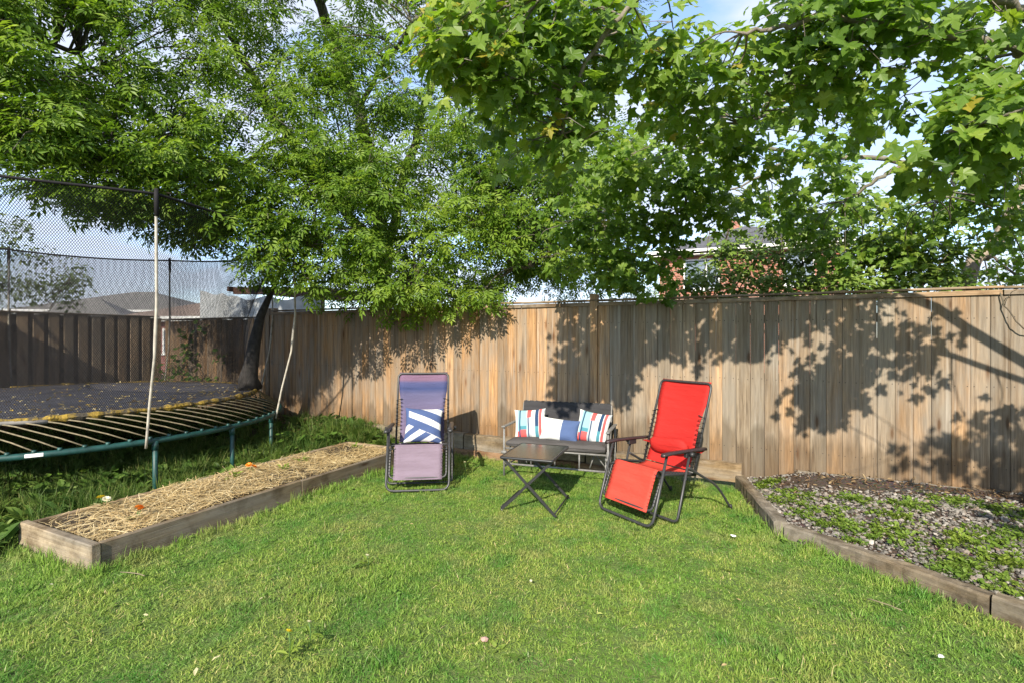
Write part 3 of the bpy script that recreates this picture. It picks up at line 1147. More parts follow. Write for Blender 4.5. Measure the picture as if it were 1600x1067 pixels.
# head roll of the red chair, slid down to the small of the back
hr = []
n_ = 14
v, f = [], []
L_ = 0.215
for i in range(13):
    u = -1 + 2 * i / 12
    rr_ = 0.062 * (1 - abs(u) ** 6 * 0.55)
    for k_ in range(n_):
        q = TAU * k_ / n_
        v.append((u * L_, 0.055 + rr_ * 0.72 * math.cos(q), 0.585 + rr_ * 1.2 * math.sin(q) + 0.010 * math.sin(u * 3)))
for i in range(12):
    for k_ in range(n_):
        f.append((i * n_ + k_, i * n_ + (k_ + 1) % n_, (i + 1) * n_ + (k_ + 1) % n_, (i + 1) * n_ + k_))
f.append(tuple(range(n_ - 1, -1, -1)))
f.append(tuple(12 * n_ + k_ for k_ in range(n_)))
hp = MB().add(v, f, 0, True).obj("head_roll", Rd, red)
for s_ in (-1, 1):
    MB().bar((s_ * 0.20, 0.07, 0.585), (s_ * 0.33, 0.125, 0.575), 0.10, 0.006).obj("strap", Rd, hp)


# ---- pillows
def pillow_mat(name, rough=0.85):
    m, t, b = new_mat(name)
    a = t.nodes.new("ShaderNodeVertexColor")
    a.layer_name = "print"
    c_ = t.nodes.new("ShaderNodeTexCoord").outputs['Object']
    fine = noise(t, c_, 300, 2)
    t.links.new(a.outputs['Color'], b.inputs['Base Color'])
    b.inputs['Roughness'].default_value = rough
    b.inputs['Specular IOR Level'].default_value = 0.15
    f = noise(t, c_, 12, 3)
    ad = t.nodes.new("ShaderNodeMath")
    t.links.new(fine, ad.inputs[0])
    t.links.new(f, ad.inputs[1])
    bump(t, b, f, 0.35, 0.02)
    return m


M_pil = pillow_mat("printed_pillow_cloth")


def pillow(name, wd, ht, th, fn, label, loc, rot, n=84):
    v, f, col = [], [], []
    for side in (-1, 1):
        for j in range(n + 1):
            for i in range(n + 1):
                u, w_ = -1 + 2 * i / n, -1 + 2 * j / n
                # pulled in edges, pointed corners
                su = 1 - 0.07 * (1 - w_ * w_) if True else 1
                x_ = u * wd / 2 * (1 - 0.085 * (1 - w_ * w_) * abs(u) ** 3)
                z_ = w_ * ht / 2 * (1 - 0.085 * (1 - u * u) * abs(w_) ** 3)
                h_ = th / 2 * ((1 - abs(u) ** 2.6) * (1 - abs(w_) ** 2.6)) ** 0.55
                h_ *= 1 + 0.06 * math.sin(u * 5 + w_ * 3) + 0.05 * math.sin(w_ * 7 - u * 2)
                v.append((x_, side * h_, z_))
                col.append(tuple(fn(u, w_)) + (1,))
    w1 = n + 1
    o2 = w1 * w1
    for j in range(n):
        for i in range(n):
            a0 = j * w1 + i
            f.append((a0, a0 + 1, a0 + w1 + 1, a0 + w1))
            f.append((o2 + a0, o2 + a0 + w1, o2 + a0 + w1 + 1, o2 + a0 + 1))
    me = MB().add(v, f, 0, True).mesh(name, M_pil)
    a = me.color_attributes.new("print", 'FLOAT_COLOR', 'POINT')
    a.data.foreach_set("color", np.array(col, np.float32).ravel())
    o_ = link(name, me, None, loc, rot)
    tag(o_, label, "pillow", "scatter cushions")
    return o_


WHT, NAVY, BLUE, TEAL, CORAL, LTEAL, GRY = (0.58, 0.58, 0.57), (0.020, 0.050, 0.11), (0.055, 0.085, 0.19), (0.06, 0.20, 0.25), (0.52, 0.085, 0.085), (0.22, 0.38, 0.41), (0.36, 0.38, 0.40)


def print_multi(u, w_):
    x_ = (u + 1) / 2
    y_ = (w_ + 1) / 2
    if x_ < 0.13:
        return WHT
    if x_ < 0.19:
        return LTEAL if y_ > 0.25 else CORAL
    if x_ < 0.235:
        return NAVY
    if x_ < 0.42:
        return (LTEAL if y_ > 0.42 else (TEAL if y_ > 0.3 else CORAL))
    if x_ < 0.45:
        return WHT if y_ > .7 else LTEAL
    if x_ < 0.58:
        return CORAL if y_ > 0.68 else (NAVY if 0.47 < x_ < 0.51 else GRY)
    if x_ < 0.70:
        return WHT
    if x_ < 0.80:
        return NAVY if y_ > 0.4 else TEAL
    if x_ < 0.90:
        return CORAL if x_ > 0.82 else WHT
    return WHT if y_ < 0.85 else GRY


def print_two(u, w_):
    return (0.60, 0.61, 0.59) if u < 0.12 + 0.02 * w_ else (0.065, 0.10, 0.21)


def print_chevron(u, w_):
    # blue ground, broad white bars slanting one way above and the other way below
    if u < 0.02 - 0.35 * (w_ + 1) * 0.0 and w_ < -0.35 - 0.0 * u and False:
        return WHT
    k1 = w_ + 0.42 * u
    if w_ < -0.35 - 0.45 * u:
        k2 = (w_ - 0.75 * u + 2.0) % 0.74
        return WHT if k2 < 0.36 else BLUE
    k3 = (k1 + 2.30) % 0.80
    e = -1.0 + 0.35 * abs(w_)
    return WHT if k3 < 0.36 and u > -0.80 else BLUE


cz, sz = math.cos(purple.rotation_euler.z), math.sin(purple.rotation_euler.z)


def loc_in(o_, x_, y_, z_):
    c_, s_ = math.cos(o_.rotation_euler.z), math.sin(o_.rotation_euler.z)
    return (o_.location.x + c_ * x_ - s_ * y_, o_.location.y + s_ * x_ + c_ * y_, o_.location.z + z_)


pillow("pillow", 0.43, 0.40, 0.15, print_chevron, "blue and white diagonal striped pillow on the purple chair", loc_in(purple, 0.02, 0.01, 0.60), (R(-20), R(2), purple.rotation_euler.z))

# ---- settee
M_grey = plain("grey_painted_steel", (0.17, 0.165, 0.16), 0.5, 0.0, 0.25, 35)
M_cush = fabric("charcoal_cushion", (0.085, 0.080, 0.080), 0.9)
M_mesh = fabric("black_sling", (0.042, 0.042, 0.046), 0.85)
SA = math.atan2(0.13, 1.06)
set_ = empty("garden_settee", (-2.09, 5.62, 0.0), SA * 0.9)
tag(set_, "low grey glider settee with black back and charcoal cushion", "settee")
HW = 0.60
for s_ in (-1, 1):
    x_ = s_ * HW
    fr = MB()
    fr.tube([(x_, -0.27, 0.0), (x_, -0.27, 0.56)], 0.0125, 8)
    fr.tube([(x_, 0.25, 0.0), (x_, 0.25, 0.56)], 0.0125, 8)
    fr.tube([(x_, -0.27, 0.10), (x_, 0.25, 0.10)], 0.010, 8)
    fr.obj("side_frame", M_grey, set_)
    MB().box(x_ - 0.022, x_ + 0.022, -0.31, 0.29, 0.56, 0.578, 0.005).obj("armrest", M_grey, set_)
    # glider hangers
    xi = s_ * (HW - 0.035)
    MB().bar((xi, -0.20, 0.145), (xi, -0.15, 0.33), 0.012, 0.02).bar((xi, 0.16, 0.145), (xi, 0.20, 0.33), 0.012, 0.02).obj("glider_arm", M_grey, set_)
    MB().tube([(x_ - 0.03 * s_, -0.27, 0.27), (x_ + 0.03 * s_, -0.27, 0.27)], 0.02, 8).obj("pivot_bolt", M_grey, set_)
    # slanted brace below
    MB().tube([(x_ * 0.93, -0.10, 0.13), (x_ * 0.70, -0.12, 0.31)], 0.008, 6).tube([(x_ * 0.62, -0.12, 0.13), (x_ * 0.72, -0.12, 0.31)], 0.008, 6).obj("brace", M_grey, set_)
rails = MB()
for y_, z_ in ((-0.25, 0.135), (-0.25, 0.315), (0.22, 0.315)):
    rails.tube([(-HW + 0.01, y_, z_), (HW - 0.01, y_, z_)], 0.0115, 8)
for q in (-0.28, 0.0, 0.28):
    rails.tube([(q, -0.25, 0.135), (q, -0.25, 0.315)], 0.009, 8)
rails.obj("seat_rails", M_grey, set_)
MB().tube(corner([(-HW + 0.05, 0.20, 0.31), (-HW + 0.05, 0.33, 0.79), (HW - 0.05, 0.33, 0.79), (HW - 0.05, 0.20, 0.31)], 0.03), 0.012, 8).obj("back_frame", M_grey, set_)
# back sling with a frayed top edge
bkm = MB()
v, f = [], []
nx_, nz_ = 40, 8
for l_ in (0, 1):
    for j in range(nz_ + 1):
        for i in range(nx_ + 1):
            u, t_ = -1 + 2 * i / nx_, j / nz_
            v.append((u * (HW - 0.055), 0.20 + 0.125 * t_ - 0.014 + 0.02 * (1 - u * u) * math.sin(math.pi * t_) + 0.02 * l_, 0.33 + 0.475 * t_ + (0.006 * math.sin(i * 2.3) if j == nz_ else 0)))
w1 = nx_ + 1
o2 = w1 * (nz_ + 1)
for j in range(nz_):
    for i in range(nx_):
        a0 = j * w1 + i
        f.append((a0, a0 + 1, a0 + w1 + 1, a0 + w1))
        f.append((o2 + a0, o2 + a0 + w1, o2 + a0 + w1 + 1, o2 + a0 + 1))
for i in range(nx_):
    a0 = nz_ * w1 + i
    f.append((a0, a0 + 1, o2 + a0 + 1, o2 + a0))
bkm.add(v, f, 0, True).obj("backrest", M_mesh, set_)
lc = MB()
for i in range(44):
    x_ = -0.53 + 1.06 * i / 43
    lc.tube([(x_, 0.312, 0.797), (x_ + 0.006, 0.325, 0.81), (x_ + 0.012, 0.34, 0.797)], 0.003, 4)
lc.obj("lacing", M_grey, set_)["kind"] = "stuff"


def cushion(x0, x1, y0, y1, z0, z1, mat, parent, name):
    v, f = [], []
    nx, ny = 26, 14
    for s_ in (0, 1):
        for j in range(ny + 1):
            for i in range(nx + 1):
                u, w_ = -1 + 2 * i / nx, -1 + 2 * j / ny
                e = ((1 - abs(u) ** 10) * (1 - abs(w_) ** 7)) ** 0.5
                zc = (z0 + z1) / 2
                h_ = (z1 - z0) / 2
                z_ = zc + (h_ * (0.45 + 0.55 * e) + 0.005 * math.sin(u * 9) * e) * (1 if s_ else -1)
                v.append(((x0 + x1) / 2 + u * (x1 - x0) / 2, (y0 + y1) / 2 + w_ * (y1 - y0) / 2, z_ - 0.012 * (1 - u * u)))
    w1 = nx + 1
    o2 = w1 * (ny + 1)
    for j in range(ny):
        for i in range(nx):
            a0 = j * w1 + i
            f.append((a0, a0 + w1, a0 + w1 + 1, a0 + 1))
            f.append((o2 + a0, o2 + a0 + 1, o2 + a0 + w1 + 1, o2 + a0 + w1))
    per = [(j * w1, (j + 1) * w1) for j in range(ny)] + [((j + 1) * w1 + nx, j * w1 + nx) for j in range(ny)] + [(i + 1, i) for i in range(nx)] + [(ny * w1 + i, ny * w1 + i + 1) for i in range(nx)]
    for a0, b0 in per:
        f.append((b0, a0, o2 + a0, o2 + b0))
    o_ = MB().add(v, f, 0, True).obj(name, mat, parent)
    return o_


cs = cushion(-HW + 0.03, HW - 0.03, -0.29, 0.21, 0.33, 0.425, M_cush, set_, "seat_cushion")
MB().tube(corner([(-HW + 0.03, -0.292, 0.378), (HW - 0.03, -0.292, 0.378)], 0.02), 0.0045, 6).obj("piping", M_cush, cs)

pillow("pillow", 0.39, 0.37, 0.15, print_multi, "multicoloured patterned pillow at the settee end near the purple chair", loc_in(set_, -0.385, 0.05, 0.555), (R(-19), R(-5), SA + R(4)))
pillow("pillow", 0.46, 0.27, 0.14, print_two, "half white half blue lumbar pillow in the settee's middle", loc_in(set_, 0.0, -0.02, 0.52), (R(-22), R(4), SA + R(-2)))
pillow("pillow", 0.39, 0.37, 0.15, lambda u, w_: print_multi(u * 0.98, w_), "multicoloured patterned pillow at the settee end near the red chair", loc_in(set_, 0.375, 0.045, 0.56), (R(-20), R(7), SA - R(8)))

# ---- folding table
M_tab = plain("black_table_steel", (0.022, 0.022, 0.024), 0.4)


def mat_glass():
    m, t, b = new_mat("smoked_rippled_glass")
    c_ = t.nodes.new("ShaderNodeTexCoord").outputs['Object']
    f = noise(t, c_, 70, 2)
    b.inputs['Base Color'].default_value = (0.045, 0.050, 0.042, 1)
    b.inputs['Roughness'].default_value = 0.22
    b.inputs['Specular IOR Level'].default_value = 0.55
    b.inputs['Coat Weight'].default_value = 0.15
    b.inputs['Coat Roughness'].default_value = 0.06
    bump(t, b, f, 0.05, 0.002)
    return m


tb = empty("folding_table", (-1.92, 4.50, 0.0), R(7))
tag(tb, "small black folding side table with smoked glass top", "table")
TH, TX, TY = 0.50, 0.245, 0.32
MB().tube(corner([(-TX, 0, TH), (-TX, -TY, TH), (TX, -TY, TH), (TX, TY, TH), (-TX, TY, TH), (-TX, 0, TH)], 0.02), 0.0125, 8).obj("top_frame", M_tab, tb)
MB().box(-TX + 0.008, TX - 0.008, -TY + 0.008, TY - 0.008, TH + 0.002, TH + 0.009, 0.001).obj("glass_top", mat_glass(), tb)
for y_, k_ in ((-TY + 0.04, 0.0), (TY - 0.06, 0.02)):
    for s_ in (-1, 1):
        yy = y_ + (0.016 if s_ > 0 else -0.0)
        MB().bar((s_ * (TX - 0.01), yy, TH - 0.01), (-s_ * (TX + 0.02), yy, 0.0), 0.010, 0.024).obj("leg", M_tab, tb)
for s_ in (-1, 1):
    MB().tube([(s_ * (TX + 0.012), -TY + 0.05, 0.03), (s_ * (TX + 0.012), TY - 0.05, 0.03)], 0.008, 6).obj("foot_bar", M_tab, tb)
MB().tube([(0, -TY + 0.04, 0.25), (0, TY - 0.04, 0.25)], 0.006, 6).obj("pivot_bar", M_tab, tb)

# ---------------------------------------------------------------- leaves
def leaf_kite(L_, w_, fold=0.25):
    return [(0, 0, 0), (0.42 * L_, w_ / 2, fold * w_ / 2), (L_, 0, -0.10 * L_), (0.42 * L_, -w_ / 2, fold * w_ / 2)], [(0, 2, 1), (0, 3, 2)]


def leaf_compound():
    """a drooping pinnate leaf: an end leaflet and three pairs"""
    v, f = [], []
    for (x_, y_, ang, L_) in ((0.115, 0, 0, 0.085), (0.10, 0.004, 48, 0.078), (0.10, -0.004, -48, 0.078), (0.060, 0.004, 58, 0.075), (0.060, -0.004, -58, 0.075), (0.020, 0.004, 66, 0.06), (0.020, -0.004, -66, 0.06)):
        lv, lf = leaf_kite(L_, L_ * 0.36, 0.35)
        c_, s_ = math.cos(R(ang)), math.sin(R(ang))
        o_ = len(v)
        for p in lv:
            v.append((x_ + c_ * p[0] - s_ * p[1], y_ + s_ * p[0] + c_ * p[1], p[2] - 0.9 * (x_ + c_ * p[0]) ** 2))
        f += [tuple(i + o_ for i in q) for q in lf]
    return np.array(v), np.array(f)


def leaf_maple(curl=0.30, fold=0.10, skew=0.0, seed=0):
    """five pointed lobes, stalk at the origin, tip along +x, size about 1"""
    half = [(0.0, 0.0), (-0.13, 0.12), (-0.10, 0.34), (0.08, 0.29), (0.14, 0.38), (0.30, 0.66), (0.38, 0.50), (0.50, 0.50), (0.44, 0.29), (0.56, 0.21), (0.68, 0.27), (0.77, 0.14), (1.0, 0.0)]
    gq = np.random.default_rng(seed)
    pts = half + [(x_, -y_) for x_, y_ in half[-2:0:-1]]
    pts = [(x_ + gq.normal(0, 0.022), y_ * (1 + skew * (1 if y_ > 0 else -1)) + gq.normal(0, 0.022)) for x_, y_ in pts]
    v = [(0.34, 0, 0.03)]
    for x_, y_ in pts:
        r2 = (x_ - 0.34) ** 2 + y_ ** 2
        v.append((x_, y_, fold * abs(y_) - curl * r2 + gq.normal(0, 0.025)))
    n = len(pts)
    f = [(0, 1 + (i + 1) % n, 1 + i) for i in range(n)]
    v, f = np.array(v), np.array(f)[:, ::-1]
    return v, f


def leaf_ovate():
    v = [(0, 0, 0), (0.30, 0.26, 0.07), (0.65, 0.22, 0.05), (1.0, 0, -0.10), (0.65, -0.22, 0.05), (0.30, -0.26, 0.07), (0.45, 0, 0)]
    f = [(6, 1, 0), (6, 2, 1), (6, 3, 2), (6, 4, 3), (6, 5, 4), (6, 0, 5)]
    return np.array(v, float), np.array(f)[:, ::-1]


COMP, OVATE = leaf_compound(), leaf_ovate()
MAPLES = [leaf_maple(0.25, 0.12, 0.05, 1), leaf_maple(0.55, 0.25, -0.12, 2), leaf_maple(0.1, 0.35, 0.1, 3), leaf_maple(0.8, 0.05, 0.0, 4), leaf_maple(-0.25, 0.45, -0.05, 5)]
SUNV = np.array([-tv.x, -tv.y, -tv.z])


def rand_unit(n):
    v = RNG.normal(size=(n, 3))
    return v / np.linalg.norm(v, axis=1, keepdims=True)


def foliage(clusters, per_m3, base, size, droop=0.4, flat=0.65, up=0.75, spread=0.5, tintmean=0.5, outer=0.55, tintsd=0.17, sunw=0.85):
    """clusters: list of (centre xyz, radius, tint shift). Leaves fill each flattened ball, more towards its skin."""
    locs, T, N, S, TI = [], [], [], [], []
    for c, r, ts in clusters:
        n = max(6, int(per_m3 * r ** 2))
        u = rand_unit(n)
        rad = r * RNG.uniform(0, 1, n) ** outer
        off = u * rad[:, None]
        off[:, 2] *= flat
        locs.append(np.asarray(c) + off)
        t_ = u * np.array([1, 1, 0.4]) + RNG.normal(0, spread, (n, 3))
        t_[:, 2] -= droop
        T.append(t_)
        nn_ = np.array([0, 0, up]) + 0.35 * u + RNG.normal(0, 0.42, (n, 3)) + sunw * SUNV
        N.append(nn_)
        S.append(size * RNG.uniform(0.5, 1.3, n))
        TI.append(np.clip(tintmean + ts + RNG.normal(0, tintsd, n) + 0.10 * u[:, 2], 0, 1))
    locs, T, N, S, TI = map(np.concatenate, (locs, T, N, S, TI))
    if isinstance(base, list):
        Vs, Fs, Ts, off = [], [], [], 0
        fr = frames(T, N)
        which = RNG.integers(0, len(base), len(locs))
        for q in range(len(base)):
            k_ = which == q
            V, F = scatter(base[q][0], base[q][1], fr[k_], locs[k_], S[k_])
            Vs.append(V)
            Fs.append(F + off)
            off += len(V)
            Ts.append(np.repeat(TI[k_], len(base[q][0])))
        return np.concatenate(Vs), np.concatenate(Fs), np.concatenate(Ts)
    V, F = scatter(base[0], base[1], frames(T, N), locs, S)
    return V, F, np.repeat(TI, len(base[0]))


def crown(name, clusters, parent, mat, **kw):
    V, F, TI = foliage(clusters, **kw)
    o_ = link(name, np_mesh(name, V, F, mat, {"tint": TI}), parent)
    return o_


def bark(name, c0, c1, s=1.0):
    m, t, b = new_mat(name)
    v = objvec(t, False)
    f = noise(t, v, 1.0, 6, 0.65, (22 * s, 22 * s, 5 * s))
    f2 = noise(t, v, 3.0, 4)
    c = ramp(t, f, [(0.3, c0), (0.7, c1)])
    c = mix(t, ramp(t, f2, [(0.45, (0, 0, 0)), (0.7, (0.5,) * 3)]), c, (0.12, 0.13, 0.09))
    t.links.new(c, b.inputs['Base Color'])
    b.inputs['Roughness'].default_value = 0.9
    bump(t, b, f, 0.8, 0.02)
    return m


def wiggle(pts, n=5, amp=0.03, seed=1):
    rr_ = random.Random(seed)
    P = bez(pts, n)
    for i in range(1, len(P) - 1):
        P[i] = P[i] + Vector((rr_.uniform(-amp, amp), rr_.uniform(-amp, amp), rr_.uniform(-amp, amp)))
    return P


class Wood:
    """limbs of a tree; remembers points to hang twigs from"""

    def __init__(self):
        self.nodes = []

    def limb(self, pts, r0, r1, parent, mat, name="branch", amp=0.03, n=9, seed=None):
        P = wiggle([tuple(p) for p in pts], 6, amp, seed if seed is not None else len(self.nodes))
        m_ = len(P)
        rad = [r0 + (r1 - r0) * (i / (m_ - 1)) ** 0.8 for i in range(m_)]
        o_ = MB().tube(P, rad, n).obj(name, mat, parent)
        self.nodes += [np.array(p) for p in P]
        return o_

    def twigs(self, clusters, parent, mat, r0=0.012, name="twigs", sub=3, seed=3):
        rr_ = random.Random(seed)
        nodes = np.array(self.nodes)
        b = MB()
        for c, r, ts in clusters:
            c = np.asarray(c)
            d = np.linalg.norm(nodes - c, axis=1) + 0.6 * np.maximum(0, nodes[:, 2] - c[2] - 0.4)
            a = nodes[int(np.argmin(d))]
            mid = (a + c) / 2 + np.array([rr_.uniform(-.08, .08), rr_.uniform(-.08, .08), 0.10 * np.linalg.norm(a - c)])
            P = bez([a, mid, c], 4)
            b.tube(P, [r0 * (1 - 0.65 * i / (len(P) - 1)) for i in range(len(P))], 4, cap=False)
            for q in range(sub):
                e = c + np.array([rr_.gauss(0, 1), rr_.gauss(0, 1), rr_.gauss(-0.25, 0.6)]) * r * 0.6
                b.tube([mid * 0.25 + c * 0.75, (c + e) / 2 + np.array([0, 0, 0.03]), e], [r0 * 0.5, r0 * 0.38, r0 * 0.2], 3, cap=False)
        o_ = b.obj(name, mat, parent)
        o_["kind"] = "stuff"
        return o_


# ---------------------------------------------------------------- ash-leaved tree leaning over the fence
M_ashleaf = leafmat("ash_leaves", [(0.0, (0.050, 0.105, 0.012)), (0.35, (0.110, 0.200, 0.022)), (0.65, (0.185, 0.290, 0.032)), (1.0, (0.29, 0.38, 0.055))], 0.48, 0.3)
M_ashbark = bark("ash_bark", (0.055, 0.045, 0.035), (0.17, 0.145, 0.115))
ash = empty("ash_leaved_tree", (-5.9, 6.9, 0.0))
tag(ash, "big leafy tree with narrow leaflets hanging over the fence", "tree")
tr = Wood()


def rel(o_, P):
    return [tuple(np.asarray(p) - np.array(o_.location)) for p in P]


AB = np.array([-5.9, 6.9, 0.0])
stems = [
    ([AB + (0, 0, -0.1), at(600, 430, 8.9), at(592, 330, 8.9), at(560, 180, 8.8), at(520, 60, 8.7), at(490, -40, 8.6), at(470, -200, 8.5)], 0.17, 0.06),
    ([at(600, 420, 8.9), at(640, 250, 8.9), at(680, 120, 8.8), at(720, -20, 8.6)], 0.10, 0.04),
    ([at(598, 400, 8.9), at(520, 310, 8.6), at(450, 215, 8.2), at(400, 130, 7.8), at(345, 30, 7.4), at(320, -80, 7.2)], 0.11, 0.04),
    ([at(520, 310, 8.6), at(420, 290, 8.2), at(330, 230, 7.6), at(230, 170, 6.6), at(120, 90, 5.7), at(10, 40, 5.2)], 0.07, 0.02),
    ([at(592, 330, 8.9), at(560, 300, 8.0), at(520, 330, 7.2), at(480, 380, 6.7)], 0.05, 0.02),
    ([at(600, 380, 8.9), at(690, 360, 8.3), at(770, 380, 7.4), at(820, 420, 6.8)], 0.05, 0.02),
    ([at(600, 400, 8.9), at(640, 410, 7.8), at(650, 440, 7.0)], 0.04, 0.015),
    ([at(450, 215, 8.2), at(350, 270, 7.2), at(250, 280, 6.2), at(150, 260, 5.5)], 0.04, 0.015),
    ([at(560, 180, 8.8), at(600, 100, 8.0), at(650, 30, 7.5)], 0.05, 0.02),
]
for i, (P, r0, r1) in enumerate(stems):
    tr.limb(rel(ash, P), r0, r1, ash, M_ashbark, "trunk" if i == 0 else "limb", 0.04, 9, 20 + i)
# lower outline of the crown, by the pixel column it was measured at
LOW = np.array([(-200, 190), (0, 235), (100, 285), (200, 330), (300, 385), (370, 405), (430, 420), (500, 452), (560, 462), (640, 470), (700, 470), (800, 458), (860, 440), (930, 420), (1000, 380)], float)
gaps = [(90, 60, 45), (255, 85, 28), (520, 15, 26), (395, 195, 30), (560, 130, 18), (655, 120, 22), (640, 215, 15), (20, 150, 28), (330, 150, 20)]
cl = []
rr = random.Random(42)
for px_ in np.arange(-190, 985, 46):
    lowy = np.interp(px_, LOW[:, 0], LOW[:, 1])
    py_ = lowy - 12
    while py_ > -330:
        for lay in range(4 if py_ > 190 else 3):
            qx, qy = px_ + rr.uniform(-26, 26), py_ + rr.uniform(-24, 24)
            hi = (lowy - qy)
            # the crown bulges towards the yard in its middle and lies over the fence below
            dn = np.interp(qx, [-200, 100, 300, 450, 600, 850, 950], [4.1, 4.6, 5.5, 6.0, 6.15, 6.3, 6.8])
            dn = dn + 0.6 * math.exp(-hi / 60.0) * 0.4 + max(0, hi - 200) * 0.0030
            d_ = dn + lay * rr.uniform(0.55, 0.95) + rr.uniform(0, 0.25)
            if any(math.hypot(qx - gx, qy - gy) < gr * 1.25 for gx, gy, gr in gaps):
                continue
            if rr.random() < ((0.16 if lay < 2 else 0.35) + (0.20 if qy < 230 and qx > 180 else 0.0)):
                continue
            if qy > lowy + 16:
                continue
            c = at(qx, qy, d_) - AB
            cl.append((c, rr.uniform(0.26, 0.45), rr.uniform(-0.16, 0.16)))
        py_ -= 44
crown("crown", cl, ash, M_ashleaf, per_m3=560, base=COMP, size=1.0, droop=0.35, flat=0.55, up=0.65, spread=0.35, tintmean=0.52)
tr.twigs(cl, ash, M_ashbark, 0.016, sub=2)

# ---------------------------------------------------------------- maple whose boughs reach over the lawn
M_mapleleaf = leafmat("maple_leaves", [(0.0, (0.060, 0.125, 0.016)), (0.4, (0.135, 0.240, 0.030)), (0.7, (0.215, 0.325, 0.045)), (0.95, (0.32, 0.39, 0.05)), (1.0, (0.36, 0.31, 0.04))], 0.55, 0.45)
M_maplebark = bark("maple_bark", (0.085, 0.07, 0.055), (0.26, 0.225, 0.185))
MBASE = np.array([3.0, 4.1, 0.1])
maple = empty("maple_tree", MBASE)
tag(maple, "broad maple whose leafy boughs hang over the red chair", "tree")
tm = Wood()


def atn(px_, py_, d):
    return at(px_, py_, float(np.interp(d, [2.5, 3.9, 5.0, 9.0], [2.1, 3.3, 5.0, 9.0])))


MT = MBASE + (0, 0, 2.1)
limbs = [
    ([MBASE + (0, 0, -0.2), MBASE + (0.02, 0.0, 1.0), MT, MBASE + (-0.1, 0.1, 3.6), MBASE + (-0.05, 0.1, 5.2)], 0.19, 0.07),
    ([MT, atn(1660, 110, 3.6), atn(1585, 72, 3.55), atn(1480, 55, 3.5), atn(1400, 45, 3.45), atn(1290, 25, 3.4), atn(1225, 45, 3.4), atn(1160, 52, 3.4)], 0.045, 0.009),
    ([atn(1660, 60, 3.7), atn(1600, 20, 3.5), atn(1520, -20, 3.3), atn(1300, -80, 3.2), atn(1050, -60, 3.2), atn(850, -10, 3.3)], 0.040, 0.010),
    ([atn(1400, 45, 3.45), atn(1290, 75, 3.7), atn(1240, 120, 3.9), atn(1200, 165, 4.1), atn(1130, 220, 4.6)], 0.024, 0.008),
    ([atn(1050, -60, 3.2), atn(960, 40, 3.4), atn(900, 130, 3.6), atn(880, 210, 3.8)], 0.022, 0.006),
    ([MT, atn(1560, 215, 5.0), atn(1430, 255, 5.2), atn(1370, 280, 5.3), atn(1320, 315, 5.5)], 0.05, 0.012),
    ([atn(1430, 255, 5.2), atn(1250, 240, 5.3), atn(1080, 230, 5.4), atn(1000, 290, 5.6), atn(940, 350, 5.8)], 0.028, 0.008),
    ([atn(1480, 240, 5.0), atn(1490, 280, 5.0), atn(1480, 310, 5.0), atn(1420, 320, 5.1)], 0.016, 0.006),
    ([atn(1250, 240, 5.3), atn(1160, 290, 5.4), atn(1060, 330, 5.5)], 0.016, 0.006),
    ([MT, atn(1640, 160, 3.4), atn(1560, 190, 3.1), atn(1500, 200, 3.0)], 0.03, 0.008),
]
for i, (P, r0, r1) in enumerate(limbs):
    tm.limb(rel(maple, P), r0, r1, maple, M_maplebark, "trunk" if i == 0 else "limb", 0.018, 9, 60 + i)
